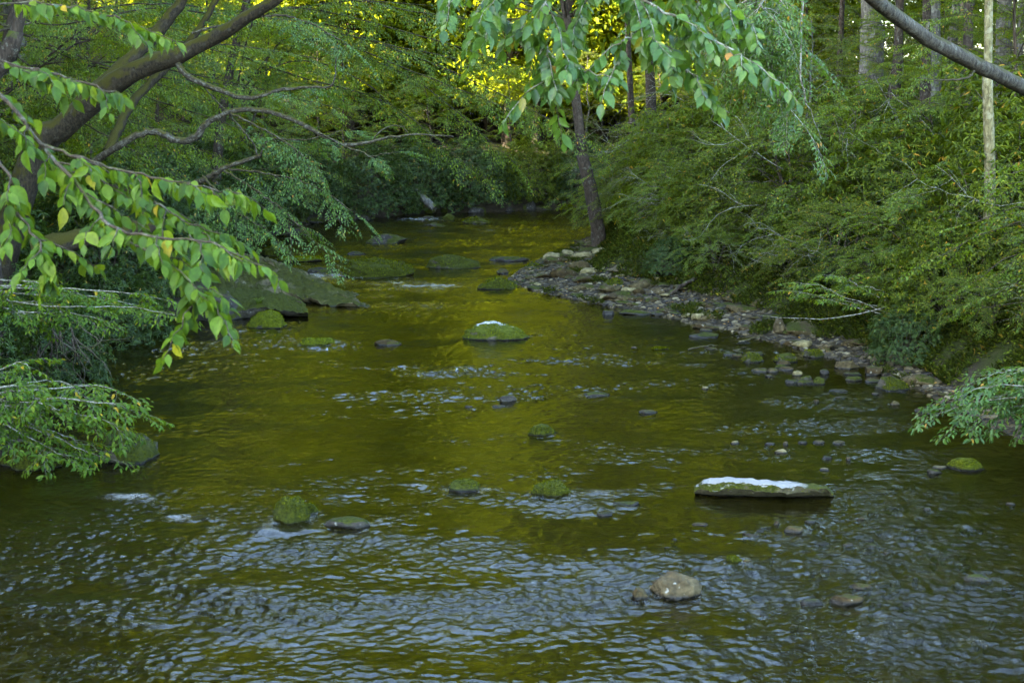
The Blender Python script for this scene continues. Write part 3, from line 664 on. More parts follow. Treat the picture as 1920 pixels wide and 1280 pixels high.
for (x, y, d) in gravel_points(280, rg):
    k = rg.integers(9) if d > .15 else rg.choice([1, 6, 0])
    mt, me = protos[k]
    o = ob('gravel_stone', me, loc=(x, y, tz(x, y) + .015)); s = min(1.25, rg.lognormal(-1.05, .58)); s *= 1.0 if y > 30 else .8
    o.scale = (s, s, s * rg.uniform(.8, 1.3)); o.rotation_euler = (rg.normal(0, .12), rg.normal(0, .12), rg.uniform(0, 6.28))
    zone_ = 'near end of the gravel shore' if y < 31 else ('middle of the gravel shore' if y < 39 else 'upper end of the gravel bar')
    tag(o, f'flat {cn[mt]} stone among others on the {zone_}', 'stone', f'{cn[mt]} stones on the {zone_}')
# pebbles: stuff
G = Geo(); pv, pf = ICO[2]
for (x, y, d) in gravel_points(3000, rg):
    s = rg.uniform(.03, .10); a_ = rg.uniform(0, 6.28); c, q = math.cos(a_), math.sin(a_)
    v = pv * (1 + .25 * rg.normal(size=(len(pv), 1)) * .5) * [s, s * .7, s * .35]
    v = v @ np.array([[c, -q, 0], [q, c, 0], [0, 0, 1]]).T
    if abs(d) > 5: continue
    G.add(v + [x, y, 0], pf.ravel(), np.full(len(pf), 3))
allv = np.concatenate(G.v); 
hz = terr(allv[:, 0].astype(float), allv[:, 1].astype(float)); allv[:, 2] += hz + .01
G.v = [allv]
def pebble_mat():
    m, nt, out, N, Lk = newmat('pebble')
    geo = N('NewGeometry'); r = ramp(N, [(0, (.008, .0055, .002)), (.5, (.034, .025, .009)), (.9, (.085, .065, .025)), (1, (.20, .17, .09))]); Lk(geo.outputs['Random Per Island'], r.inputs[0])
    p = N('BsdfPrincipled', Roughness=.85); Lk(r.outputs[0], p.inputs['Base Color']); Lk(p.outputs[0], out.inputs[0]); return m
tag(ob('gravel', G.mesh('gravel', pebble_mat(), False)), 'small loose pebbles filling the gravel bar along the right shore', 'gravel', kind='stuff')

# ------------------------------------------------------------------ water
def water_mat():
    m, nt, out, N, Lk = newmat('stream_water')
    tc = N('TexCoord'); mp = N('Mapping'); mp.inputs['Scale'].default_value = (1.0, 1.25, 1); Lk(tc.outputs['Object'], mp.inputs[0])
    at = N('Attribute', _attribute_name='flow'); sc = N('SeparateColor'); Lk(at.outputs['Color'], sc.inputs[0])
    n1 = N('TexNoise', Scale=12, Detail=3, Roughness=.6, Distortion=.8); Lk(mp.outputs[0], n1.inputs['Vector'])
    bs = N('MapRange'); bs.inputs[3].default_value = .015; bs.inputs[4].default_value = .34; Lk(sc.outputs[0], bs.inputs[0])
    b = N('Bump', Distance=.06); Lk(n1.outputs[0], b.inputs['Height']); Lk(bs.outputs[0], b.inputs['Strength'])
    fr = N('Fresnel', IOR=1.333); Lk(b.outputs[0], fr.inputs['Normal'])
    gl = N('BsdfGlossy', Roughness=.03); gl.inputs['Color'].default_value = (1, 1, 1, 1); Lk(b.outputs[0], gl.inputs['Normal'])
    tr = N('BsdfTransparent'); tr.inputs['Color'].default_value = (.45, .41, .11, 1)
    bd = N('BsdfDiffuse'); bd.inputs['Color'].default_value = (.040, .034, .002, 1)
    mb = N('MixShader', Fac=.13); Lk(tr.outputs[0], mb.inputs[1]); Lk(bd.outputs[0], mb.inputs[2]); tr = mb
    m1 = N('MixShader'); Lk(fr.outputs[0], m1.inputs[0]); Lk(tr.outputs[0], m1.inputs[1]); Lk(gl.outputs[0], m1.inputs[2])
    fo = N('BsdfDiffuse', Roughness=1); fo.inputs['Color'].default_value = (.34, .35, .33, 1)
    n2 = N('TexNoise', Scale=17, Detail=6, Roughness=.75, Distortion=2.2); Lk(mp.outputs[0], n2.inputs['Vector'])
    nc = N('MapRange'); nc.inputs[1].default_value = .36; nc.inputs[2].default_value = .66; Lk(n2.outputs[0], nc.inputs[0])
    ad = N('Math', _operation='ADD'); Lk(nc.outputs[0], ad.inputs[0]); Lk(sc.outputs[1], ad.inputs[1])
    mr = N('MapRange'); mr.inputs[1].default_value = .95; mr.inputs[2].default_value = 2.0; mr.inputs[4].default_value = .5; Lk(ad.outputs[0], mr.inputs[0])
    m2 = N('MixShader'); Lk(mr.outputs[0], m2.inputs[0]); Lk(m1.outputs[0], m2.inputs[1]); Lk(fo.outputs[0], m2.inputs[2])
    Lk(m2.outputs[0], out.inputs[0]); return m
rows = [-60, -40, -20, -8, 0, 4]; y = 7.0
while y < 84: rows.append(y); y += max(.024, y * .0018 * (y / 14) ** .3)
rows = np.array(rows); cols = np.concatenate([np.linspace(-13, -9.5, 20), np.linspace(-9.4, 9.4, 760), np.linspace(9.6, 14, 20), np.linspace(15, 50, 30)])
WX, WY = np.meshgrid(cols, rows)
BX = .22 * perlin(WX * 1.1, WY * 1.1, 44) + .08 * perlin(WX * 3.5, WY * 3.5, 45); BY = .5 * perlin(WX * .9, WY * .6, 46) + .18 * perlin(WX * 3, WY * 2.5, 47)
def blob(u, v, su, sv):
    c = W(u, v); return np.exp(-(((WX + BX - c[0]) / (su * c[1] / F))**2 + ((WY + BY - c[1]) / (sv * c[1]**2 / (F * CAMZ)))**2))
rap = .52 + .34 * perlin(WX * .35, WY * .28, 20) + .12 * perlin(WX * 1.2, WY * .8, 21)
for u, v, su, sv, a_ in [(350, 1060, 500, 180, .55), (950, 1130, 600, 150, .5), (1600, 1130, 420, 180, .75), (1750, 1000, 260, 60, .35), (700, 800, 230, 45, .10), (820, 700, 170, 22, .5), (640, 660, 140, 22, .4), (750, 550, 110, 22, .6), (600, 520, 70, 14, .8), (1100, 770, 200, 28, .35), (1100, 940, 150, 25, .5), (700, 970, 150, 40, .4), (1000, 428, 100, 7, .6), (790, 415, 60, 8, .9), (1450, 790, 200, 25, .25), (1750, 940, 200, 60, .25), (1350, 660, 120, 12, .2),
                         (330, 740, 180, 50, -.35), (1250, 620, 180, 25, -.3), (1600, 720, 160, 30, -.35), (900, 590, 120, 18, -.2), (1000, 870, 140, 30, -.15), (1500, 970, 160, 22, -.2), (150, 920, 130, 30, -.2), (560, 860, 140, 40, -.1), (650, 600, 130, 14, -.2)]:
    rap += a_ * blob(u, v, su, sv)
rap = np.clip(rap + .45 * sm(42, 56, WY), .12, 1.3)
foam = np.zeros_like(WX)
for u, v, su, sv, a_ in [(235, 943, 80, 14, .5), (370, 972, 90, 16, .55), (440, 995, 100, 18, .45), (620, 517, 60, 8, .8), (760, 535, 55, 9, .65), (830, 540, 50, 7, .7), (790, 413, 50, 4, .9), (950, 432, 110, 4, .35), (1110, 925, 60, 5, .8), (940, 917, 40, 4, .8), (800, 913, 30, 4, .8), (590, 985, 20, 8, .7), (745, 985, 50, 6, .55), (1180, 945, 60, 5, .55), (265, 1172, 60, 8, .55), (90, 1120, 60, 10, .3), (880, 1000, 30, 8, .55), (940, 1050, 40, 10, .4), (850, 690, 120, 5, .35), (690, 520, 80, 6, .3), (640, 645, 30, 5, .6), (1800, 1200, 200, 40, .22), (1880, 1020, 60, 10, .3), (900, 600, 10, 3, 0), (1120, 745, 60, 4, .35), (420, 1100, 250, 60, .15), (1080, 1165, 80, 14, .2)]:
    foam += a_ * blob(u, v, su, sv)
qx = WX + .25 * perlin(WX * .7, WY * .7, 30); qy = WY + .25 * perlin(WX * .7, WY * .7, 31)
h = .030 * perlin(qx * .55, qy * .9, 32) * (.4 + rap)
qx += .09 * perlin(WX * 2.2, WY * 2.2, 37); qy += .09 * perlin(WX * 2.2, WY * 2.2, 38)
r1 = 1 - 2 * np.abs(perlin(qx * 1.3, qy * 1.7, 33)); r2 = 1 - 2 * np.abs(perlin(qx * 3.5 + 7, qy * 4.1, 34))
p3 = perlin(qx * 6.6, qy * 7.4, 35); p4 = perlin(qx * 12, qy * 12.5, 36); p5 = perlin(qx * 17 + 3, qy * 18, 39) * (1 - sm(18, 26, WY)); brk = .38 + .95 * sm(-.18, .40, perlin(WX * .24 + .5 * perlin(WX * .6, WY * .6, 52), WY * .75, 48) + .55 * perlin(WX * 1.0, WY * 1.6, 49) + .16 * (1 - sm(15, 22, WY)) + .12 * sm(24, 30, WY))
fade4 = 1 - sm(30, 46, WY); fade3 = 1 - sm(60, 80, WY)
h += rap * brk * (1 + 1.0 * sm(17, 27, WY)) * (.009 * r1 + .0115 * r2 + .0135 * p3 * (1 + .6 * sm(18, 26, WY)) * fade3 + .0155 * p4 * fade4 + .0055 * p5)
foam = np.clip(foam * (.7 + 3.0 * perlin(qx * 1.6, qy * 2.2, 41) + .9 * perlin(qx * 4.5, qy * 6, 42)), 0, 1)
h += foam * .05 * (perlin(qx * 3, qy * 5, 40) + .5)
for (x, y, w, d, k) in WAKES:
    if k <= 0: continue
    s = w * .5; dx = WX - x; dy = WY - (y + d * .5)
    h += .03 * k * np.exp(-(dx / (s * 1.1))**2 - ((dy - .1) / (.22))**2)               # piled-up water upstream
    lee = (y - d * .5) - WY                                                              # distance downstream
    vv = np.abs(dx) - s * .9 - lee * .35
    m_ = (lee > -d) * np.exp(-np.maximum(lee, 0) / (.5 + 2.0 * s))
    h += .016 * k * m_ * np.cos(np.clip(vv / .11, -6, 6)) * np.exp(-(vv / .28)**2)
    foam += .5 * k * np.exp(-((np.abs(dx) - s * .95) / .10)**2 - ((WY - y) / (d * .6 + .1))**2)
    foam += .10 * k * (lee > -.1) * np.exp(-(dx / (s * .8))**2) * np.exp(-np.maximum(lee, 0) / .5)
wm = grid_mesh('water', WX, WY, h, water_mat())
fl_ = np.zeros((WX.size, 4), np.float32); fl_[:, 0] = np.clip(rap * brk * (.5 + .7 * sm(20, 45, WY)), 0, 1).ravel(); fl_[:, 1] = np.clip(foam, 0, 1).ravel(); fl_[:, 3] = 1
at = wm.color_attributes.new('flow', 'FLOAT_COLOR', 'POINT'); at.data.foreach_set('color', fl_.ravel())
tag(ob('water', wm), 'shallow rippling olive and blue stream water flowing over stones', 'water', kind='structure')

# ------------------------------------------------------------------ plants
def bare_twigs(g, rng, o, d, L, r, depth=3, pale=True):
    n = 6; pts = [np.asarray(o, float)]; dd = nrm(np.asarray(d, float))
    for i in range(n):
        dd = nrm(dd + rng.normal(0, .22, 3) + [0, 0, -.03]); pts.append(pts[-1] + dd * L / n)
    pts = np.array(pts); tube(g, pts, np.linspace(r, r * .45, n + 1), 4 if depth > 1 else 3)
    if depth > 0:
        for k in range(rng.integers(2, 5)):
            i = rng.integers(1, n + 1); t = nrm(pts[i] - pts[i - 1]); q = nrm(t + rng.normal(0, .6, 3))
            bare_twigs(g, rng, pts[i], q, L * rng.uniform(.4, .65), r * .55, depth - 1)

def branchy(seed, H, R, nb, sprays, zmin=.15, tr=.10, lean=(0, 0), env=None, rise=.35, droop=.45, nsp=8, sc=(.7, 1.2), bark='bark_brown', leafm='fresh', up=(0.1, .6), spread=50, twig=None, drop=.15, stems=1):
    """trunk + side branches carrying leafy sprays -> (trunk mesh, crown mesh)"""
    rng = np.random.default_rng(seed); wood = Geo(); tw = Geo(); lv = Leaves(); items = []
    env = env or (lambda t: math.sin(math.pi * min(1, (t * .8 + .22)))**.7)
    trunks = []
    for k in range(stems):
        n = 9; t = np.linspace(0, 1, n); az = rng.uniform(0, 6.28); out = 0 if stems == 1 else R * .35
        pl = np.stack([lean[0] * t**1.4 + out * math.cos(az) * t, lean[1] * t**1.4 + out * math.sin(az) * t, H * t * (1 if stems == 1 else rng.uniform(.7, 1))], 1)
        pl[1:] += rng.normal(0, .035 * H / 4, (n - 1, 3)) * [1, 1, .2]; pl[0, 2] = -.3
        tube(wood, pl, tr * (1 - .85 * t)**.8 / (1 if stems == 1 else 2), 8 if stems == 1 else 5); trunks.append(pl)
    for b in range(nb):
        pl = trunks[b % stems]; t = zmin + (1 - zmin) * (b + rng.random()) / nb; t = min(t, .98)
        j = t * 8; a = int(j); o = pl[a] * (1 - j + a) + pl[min(a + 1, 8)] * (j - a)
        az = b * 2.399 + rng.normal(0, .3); ln = R * env(t) * rng.uniform(.75, 1.15); e = up[0] + (up[1] - up[0]) * t
        s = np.linspace(0, 1, 7)
        br = o + np.stack([math.cos(az) * ln * s, math.sin(az) * ln * s, ln * ((rise + e) * s - droop * s * s)], 1)
        br[1:] += rng.normal(0, .03 * ln, (6, 3))
        tube(wood, br, np.linspace(max(.008, tr * .32 * (1 - t * .6)), .005, 7), 4)
        sprays_on(br, items, rng, nsp, .22, sc, spread, drop)
    place_sprays(tw, lv, sprays, items, rng)
    wood.addgeo(tw)
    bt = None
    if twig:
        bt = Geo()
        for k in range(twig):
            az = rng.uniform(0, 6.28); o = np.array([math.cos(az) * R * .3, math.sin(az) * R * .3, H * rng.uniform(.25, .6)])
            bare_twigs(bt, rng, o, [math.cos(az), math.sin(az), rng.uniform(-.1, .45)], R * rng.uniform(.7, 1.0), .014, 2)
    return wood.mesh('trunk', M[bark]), lv.geo().mesh('crown', M[leafm]), lv.count(), (bt.mesh('bare_twigs', M['twig']) if bt else None)

def rhodo(seed, H, R, nt=1900, leafL=.13, leafm='dark', bark='twig_dark', lw=.27):
    rng = np.random.default_rng(seed); wood = Geo(); lv = Leaves()
    d = nrm(rng.normal(size=(nt, 3))); d[:, 2] = np.abs(d[:, 2]) * 1.0 + rng.uniform(-.15, .1, nt)
    d = nrm(d)
    lump = np.array([mnoise.noise(Vector(x * 2.3 + seed)) for x in d]) * .32 + np.array([mnoise.noise(Vector(x * 5.3 + seed)) for x in d]) * .18
    r = (rng.uniform(.55, 1.0, nt)**.45) * (1 + lump)
    tip = d * r[:, None] * [R, R, H] ; tip[:, 2] += .15
    m = 9
    ax = nrm(d * [1, 1, .7] + [0, 0, .55] + rng.normal(0, .3, (nt, 3)))
    a = nrm(np.cross(ax, rng.normal(size=(nt, 3)))); b = np.cross(ax, a)
    th = (np.arange(m) * 2 * np.pi / m)[None, :] + rng.normal(0, .25, (nt, m))
    rad = a[:, None, :] * np.cos(th)[..., None] + b[:, None, :] * np.sin(th)[..., None]
    ld = rad + ax[:, None, :] * rng.uniform(-.15, .6, (nt, m))[..., None] + np.array([0, 0, -.45]) * rng.uniform(.2, 1.6, (nt, m, 1))
    nn = ax[:, None, :] + .001 * rad + rng.normal(0, .15, (nt, m, 3))
    ll = leafL * rng.uniform(.6, 1.15, (nt, m))
    lv.add((tip[:, None, :] + rad * .01).reshape(-1, 3), ld.reshape(-1, 3), nn.reshape(-1, 3), ll.ravel(), (ll * lw).ravel())
    for k in rng.choice(nt, 60, replace=False):
        t = tip[k]; mid = t * [.45, .45, .6] + rng.normal(0, .12, 3)
        tube(wood, curve([[rng.normal(0, .1), rng.normal(0, .1), -.2], mid, t * .97], 7), np.linspace(.022, .006, 7), 4)
    return wood.mesh('stem', M[bark]), lv.geo().mesh('foliage', M[leafm]), lv.count()

rgs = np.random.default_rng(55)
SP_MED = [spray(rgs, 1.0, .085, .52, .22, .4, .55, 10) for _ in range(5)]
SP_FINE = [spray(rgs, .8, .07, .58, .15, .4, .55, 9, .65) for _ in range(5)]
SP_BLUE = [spray(rgs, 1.1, .075, .48, .30, .5, .5, 11, .18) for _ in range(5)]
P = {}
def proto(key, name, parts, wt, lt, ct, bt=None):
    r = empty(name, (0, 0, -500)); ob(parts[0], wt, r); ob(parts[1], lt, r); P[key] = r
    if bt: ob('bare_twigs', bt, r)['kind'] = 'stuff'
T_ = ('trunk', 'crown'); S_ = ('stem', 'foliage')
proto('u1', 'understory_tree', T_, *branchy(1, 8.0, 3.4, 38, SP_MED, .12, .10, (.4, .2), nsp=8, leafm='fresh'))
proto('u2', 'understory_tree', T_, *branchy(2, 7.0, 3.6, 34, SP_MED, .10, .09, (-.5, .1), nsp=8, leafm='fresh', rise=.2, droop=.5))
proto('u3', 'understory_tree', T_, *branchy(3, 7.5, 3.2, 36, SP_BLUE, .10, .09, (.3, -.3), nsp=8, leafm='bluegreen', rise=.2, droop=.55))
proto('u4', 'understory_tree', T_, *branchy(4, 8.5, 3.0, 36, SP_FINE, .15, .09, (0, 0), nsp=10, leafm='olive', bark='bark_grey'))
proto('s1', 'arching_shrub', S_, *branchy(5, 2.8, 2.3, 44, SP_FINE, .12, .06, (0, 0), nsp=8, leafm='olive', bark='twig_dark', rise=.5, droop=.75, sc=(.5, 1.0), stems=5, twig=5))
proto('s2', 'arching_shrub', S_, *branchy(6, 3.2, 2.4, 46, SP_FINE, .10, .06, (0, 0), nsp=8, leafm='fresh', bark='twig_dark', rise=.5, droop=.75, sc=(.5, 1.0), stems=5, twig=5))
proto('s3', 'arching_shrub', S_, *branchy(9, 2.6, 2.1, 40, SP_FINE, .08, .06, (0, 0), nsp=8, leafm='cover', bark='twig_dark', rise=.4, droop=.6, sc=(.5, .95), stems=4, twig=5))
proto('r1', 'rhododendron', S_, *rhodo(7, 2.5, 2.1))
proto('r2', 'rhododendron', S_, *rhodo(8, 2.8, 2.0, leafm='olive'))
def talltree(seed, H, R, zc, leafm, nc=75, per=130, leaf=.24, tr=.26, bark='bark_brown', topw=.13):
    rng = np.random.default_rng(seed); wood = Geo(); lv = Leaves()
    t = np.linspace(0, 1, 12); pl = np.stack([rng.normal(0, .15) * t * 4 + .1 * np.sin(t * 7), .1 * np.cos(t * 6), H * t * .93], 1); pl[0, 2] = -.5
    rad = tr * (1 - .85 * t); rad[0] *= 1.5; tube(wood, pl, rad, 10)
    for k in range(nc):
        z = zc + (H - zc) * rng.random(); f = (z - zc) / (H - zc); rr = R * math.sin(math.pi * (f * (1 - topw - .02) + .13))**.6 * rng.random()**.5
        az = k * 2.4; c = np.array([math.cos(az) * rr, math.sin(az) * rr, z]); cs = rng.uniform(.6, 1.3) * R * .22
        tube(wood, curve([[0, 0, max(zc * .8, z - rr * .7)], c * [.5, .5, 1] - [0, 0, .2], c], 5), np.linspace(.06, .015, 5), 4)
        p = c + nrm(rng.normal(size=(per, 3))) * (rng.random((per, 1))**.4) * [cs * 1.4, cs * 1.4, cs * .8]
        d = rng.normal(size=(per, 3)) * [1, 1, .5] + [0, 0, -.4]; n = rng.normal(0, .5, (per, 3)) + [0, 0, 1]
        L = leaf * rng.uniform(.6, 1.2, per); lv.add(p, d, n, L, L * .6)
    return wood.mesh('trunk', M[bark]), lv.geo().mesh('crown', M[leafm]), lv.count()
proto('t1', 'tall_tree', T_, *talltree(21, 25, 5, 9, 'tall'))
proto('t2', 'tall_tree', T_, *talltree(22, 28, 5.5, 11, 'tall', bark='bark_grey', tr=.32))
proto('t3', 'tall_tree', T_, *talltree(23, 27, 5.5, 2.5, 'sunny', nc=150, per=170, leaf=.34, topw=.30))
proto('t4', 'tall_tree', T_, *talltree(24, 20, 5, 1.5, 'sunny', nc=130, per=150, leaf=.26))
USED = set()
def put(key, x, y, label, cat, group=None, s=1.0, rz=None, sz=1.0, dz=0.0, tilt=(0, 0)):
    src = P[key]
    if key in USED: r = copy_tree(src)
    else: r = src; USED.add(key)
    r.location = (x, y, tz(x, y) + dz); r.scale = (s, s, s * sz)
    r.rotation_euler = (tilt[0], tilt[1], RNG.uniform(0, 6.28) if rz is None else rz)
    for k in ('label', 'category', 'group', 'kind'):
        if k in r: del r[k]
    return tag(r, label, cat, group)

rg = np.random.default_rng(99)
# --- right bank: walk along the vegetation line
VL = np.array([W(1075, 442)[:2], W(1160, 505)[:2], W(1260, 560)[:2], W(1430, 592)[:2], W(1570, 635)[:2], W(1670, 688)[:2], W(1800, 722)[:2], W(1930, 765)[:2], (10.5, 17)])
seg = np.concatenate([[0], np.cumsum(np.linalg.norm(np.diff(VL, axis=0), axis=1))])
def along(s): return np.array([np.interp(s, seg, VL[:, 0]), np.interp(s, seg, VL[:, 1])])
nrmR = nrm(np.array([[.75, .45]]))[0]
SHR = 'shrubs on the right bank'
rows_ = [(.75, 1.5, ['s3', 'r1', 's2', 's3'], .36, 'edge'), (1.7, 2.3, ['r2', 's3', 's2', 'r2', 's1'], .70, 'low'), (3.4, 2.5, ['s2', 'r2', 's3', 'r2', 's1'], 1.12, 'second row'), (6.0, 2.9, ['s2', 'u1', 'r2', 'u4', 's3'], 1.5, 'third row')]
nmap = {'r': 'rhododendron', 's': 'arching shrub', 'u': 'young tree'}
look = {'r1': 'dark glossy rhododendron', 'r2': 'olive rhododendron with long leaves', 's1': 'olive arching shrub with bare grey twigs', 's2': 'fresh green arching shrub with bare twigs', 's3': 'low tangled shrub with pale twigs', 'u1': 'bright green understory tree', 'u2': 'spreading green understory tree', 'u3': 'blue green drooping understory tree', 'u4': 'fine leaved olive understory tree'}
catm = {'r': 'shrub', 's': 'shrub', 'u': 'tree'}
for ri, (off, step, kinds, s0, rn) in enumerate(rows_):
    s = .3 + ri * .6; k = ri
    if ri == 0: s = seg[-1] * .42
    while s < seg[-1]:
        p = along(s) + nrmR * off + rg.normal(0, .35, 2); ky = kinds[k % len(kinds)]; k += 1
        part = 'by the river bend' if p[1] > 44 else ('above the gravel bar' if p[1] > 34 else ('above the gravel shore' if p[1] > 27 else 'on the near right bank'))
        lab = f"{look[ky]} {part}, {['at the water edge', 'in the first row', 'in the second row', 'high on the bank'][ri]}"
        sc_ = s0 * rg.uniform(.85, 1.2) * (.5 if ky[0] == 'u' else 1.0)
        put(ky, p[0], p[1], lab, catm[ky[0]], SHR, sc_)
        s += step * rg.uniform(.8, 1.2)
# deeper rows right: small trees
for i in range(54):
    s = rg.uniform(0, seg[-1]); off = rg.uniform(8.5, 27); p = along(s) + nrmR * off * [1.1, .8]
    ky = ['u4', 'u1', 's2', 'u2', 's1', 'u1'][i % 6]
    where = 'behind the bank shrubs' if off < 16 else 'deep in the wood'
    part = 'by the bend' if s < seg[-1] * .33 else ('on the right' if s < seg[-1] * .66 else 'at far right')
    put(ky, p[0], p[1], f'{look[ky]} {where} {part}', catm[ky[0]], 'understory of the right bank', (.75 if ky[0] == 'u' else 1.5) * rg.uniform(.8, 1.2))
# --- left bank
for i, (x, y, ky, s) in enumerate([(-9.6, 30.5, 'r1', .8), (-10.6, 34, 'r1', 1.0), (-11, 38, 'r1', 1.1), (-10.8, 43, 'r1', 1.0), (-11.6, 47.5, 'r1', 1.2), (-12, 53, 'r1', 1.2), (-11.5, 58, 'r1', 1.2), (-10, 63, 'r1', 1.2),
                                   (-7.2, 66.5, 'r1', 1.1), (-4.8, 69, 'r1', 1.2), (-2, 70.5, 'r1', 1.1), (.8, 71.8, 'r2', 1.0), (3.6, 72.6, 'r1', 1.1), (6.5, 73.4, 'r1', 1.1), (9, 74.5, 'r1', 1.2),
                                   (-9.4, 25.5, 'r1', .7), (-9.6, 21.5, 'r1', .75), (-12.5, 28, 'r1', 1.2), (-13.5, 36, 'r2', 1.4)]):
    where = ['under the leaning tree', 'behind the rock ledge', 'behind the sloping slab', 'above the upper pool', 'under the hanging branches', 'at the back of the left bank', 'on the left bank near the far hollow', 'over the dark far hollow', 'left of the far hollow', 'on the far slope by the hollow', 'on the far shore slope', 'over the green far rocks', 'over the far bend', 'right of the far bend', 'at the end of the far bend', 'on the shady left bank by the roots', 'above the near left rocks', 'back in the shade of the left bank', 'deep in the left wood'][i]
    put(ky, x + (.7 if x < -5 else 0), y - (.9 if x > -8.5 else 0), f'{look[ky]} {where}', 'shrub', 'rhododendrons on the left and far bank', s, dz=-.35)
UL = [(-12.5, 42, 'u1', 1.05, .2), (-12, 48, 'u3', 1.0, 1), (-11, 54, 'u1', 1.1, 2), (-10.5, 60, 'u2', 1.1, 3), (-13.5, 35, 'u1', 1.0, 0), (-15, 30, 'u2', 1.05, 1.5), (-17, 44, 'u1', 1.3, 4), (-16, 53, 'u1', 1.4, 5), (-14, 62, 'u2', 1.4, 2.2), (-8, 68, 'u1', 1.2, 1), (-4, 72, 'u2', 1.1, .4), (0, 75, 'u1', 1.0, 2), (4, 76, 'u4', 1.1, 5), (8, 76, 'u1', 1.1, 3), (-10, 74, 'u1', 1.3, 1), (-18, 66, 'u1', 1.5, 1), (12, 78, 'u2', 1.1, 2), (-14, 24, 'u2', .9, 1), (-6, 80, 'u2', 1.0, 3), (2, 83, 'u1', 1.0, 4)]
ULL = ['drooping over the upper left pool', 'leaning out over the stream from the left', 'left of the far hollow', 'above the far hollow', 'behind the leaning mossy tree', 'at the left edge behind the mossy trunk', 'high behind the left bank', 'behind the left bank near the far hollow', 'on the slope above the far hollow', 'on the far slope', 'above the far shore', 'behind the far shore', 'over the far bend', 'behind the brown leaning trunk', 'high on the far slope', 'back on the far left slope', 'far right of the bend', 'at the left edge of the picture', 'in the lit wood behind the far slope', 'in the lit wood over the bend']
for (x, y, ky, s, rz), w_ in zip(UL, ULL):
    if x > -11 and y > 66: s *= .66
    put(ky, x, y, f'{look[ky]} {w_}', 'tree', 'understory of the left and far bank', s, rz)
# --- far lit wood
for i in range(64):
    y = rg.uniform(80, 140); x = rg.uniform(-.27, .24) * y
    put(['t3', 't4'][i % 2], x, y, 'sunlit yellow green tree in the far wood upstream', 'tree', 'sunlit trees of the far wood', rg.uniform(.8, 1.15))
for i in range(16):
    put('t3', -24 + i * 2.6 + rg.normal(0, .8), rg.uniform(79, 90), 'sunlit yellow green tree in the far wood upstream', 'tree', 'sunlit trees of the far wood', rg.uniform(1.15, 1.4))
for i in range(12):
    put(['u1', 'u2'][i % 2], -26 + i * 4.4 + rg.normal(0, .8), rg.uniform(94, 104), 'low green tree closing the far wood behind the sunlit trees', 'tree', 'low trees closing the far wood', rg.uniform(1.1, 1.5))
# tall trees of both banks
for i in range(46):  # added on the left to block sun and darken the water's reflection
    y = rg.uniform(8, 54); d_ = rg.uniform(5, 32 if y < 40 else 20)
    xl = np.interp(y, LEFT[:, 1], LEFT[:, 0]) - d_
    put(['t1', 't2'][i % 2], xl, y, 'tall tree added high on the left to shade the stream', 'tree', 'tall trees added on the left for shade', rg.uniform(.85, 1.15))
for i in range(12):
    y = rg.uniform(46, 80); x = rg.uniform(18, 45)
    put(['t1', 't2'][i % 2], x, y, 'tall shaded tree far back in the right hand wood', 'tree', 'tall trees of the right wood', rg.uniform(.85, 1.15))
for i in range(14):
    put(['u1', 'u4', 'u2'][i % 3], 14 + i * 2.3 + rg.normal(0, .8), rg.uniform(62, 76), 'bright young tree filling the back of the right hand wood', 'tree', 'young trees at the back of the right wood', rg.uniform(1.1, 1.5))
for i in range(22):
    put(['u1', 't4', 'u2'][i % 3], 22 + (i % 11) * 4.2 + rg.normal(0, 1), 82 + (i // 11) * 14 + rg.uniform(0, 10), 'low bright tree closing the far right of the wood', 'tree', 'trees closing the far right of the wood', rg.uniform(1.1, 1.5))
rt = np.random.default_rng(123)
for i in range(24):  # added to narrow the open sky and deepen shade on the right
    y = rt.uniform(32, 68); x = float(np.interp(y, RIGHT[:, 1], RIGHT[:, 0])) + rt.uniform(17, 32)
    put('t1', x, y, 'tall tree added behind the right bank shrubs to deepen the shade', 'tree', 'tall trees added for shade over the right bank', rt.uniform(.65, .95))
for k in P:
    if k not in USED: bpy.data.objects.remove(P[k])

# --- individual trunks on the right (pixel x at top, at bottom, width px, depth)
def trunk_tree(name, pts, w, Y, bark, label, crown=True, n=14, seed=0, group=None):
    rng = np.random.default_rng(seed)
    P3 = [A(u, v, Y) for u, v in pts]; b = P3[-1].copy(); b[2] = tz(b[0], b[1]) - .2
    if b[2] < P3[-1][2] - .05: P3.append(b)
    top = P3[0] + (P3[0] - P3[1]) / np.linalg.norm(P3[0] - P3[1]) * 14
    pl = curve([top] + P3, n + 8); r = w * Y / F / 2
    rad = np.interp(np.linspace(0, 1, n + 8), [0, .5, .95, 1], [r * .45, r * .9, r * 1.05, r * 1.5])
    e = empty(name, b); g = Geo(); tube(g, pl - b, rad, 12); 
    lv = Leaves()
    if crown:
        for k in range(45):
            f = rng.random(); c = pl[0] + (pl[3] - pl[0]) * f - b + rng.normal(0, 1, 3) * [2.4, 2.4, 1.6] + [0, 0, 1]
            tube(g, curve([pl[3] - b + (pl[0] - pl[3]) * f * .7, c * .98], 4) if False else np.array([(pl[0] + (pl[3] - pl[0]) * min(1, f + .2)) - b, c]), [.05, .015], 4)
            p = c + rng.normal(0, .75, (110, 3)); dd = rng.normal(size=(110, 3)) + [0, 0, -.4]; L = .22 * rng.uniform(.6, 1.2, 110)
            lv.add(p, dd, rng.normal(0, .5, (110, 3)) + [0, 0, 1], L, L * .6)
    ob('trunk', g.mesh('trunk', M[bark]), e)
    if crown: ob('crown', lv.geo().mesh('crown', M['tall']), e)
    tag(e, label, 'tree', group); return e
TG = 'trunks of the right wood'
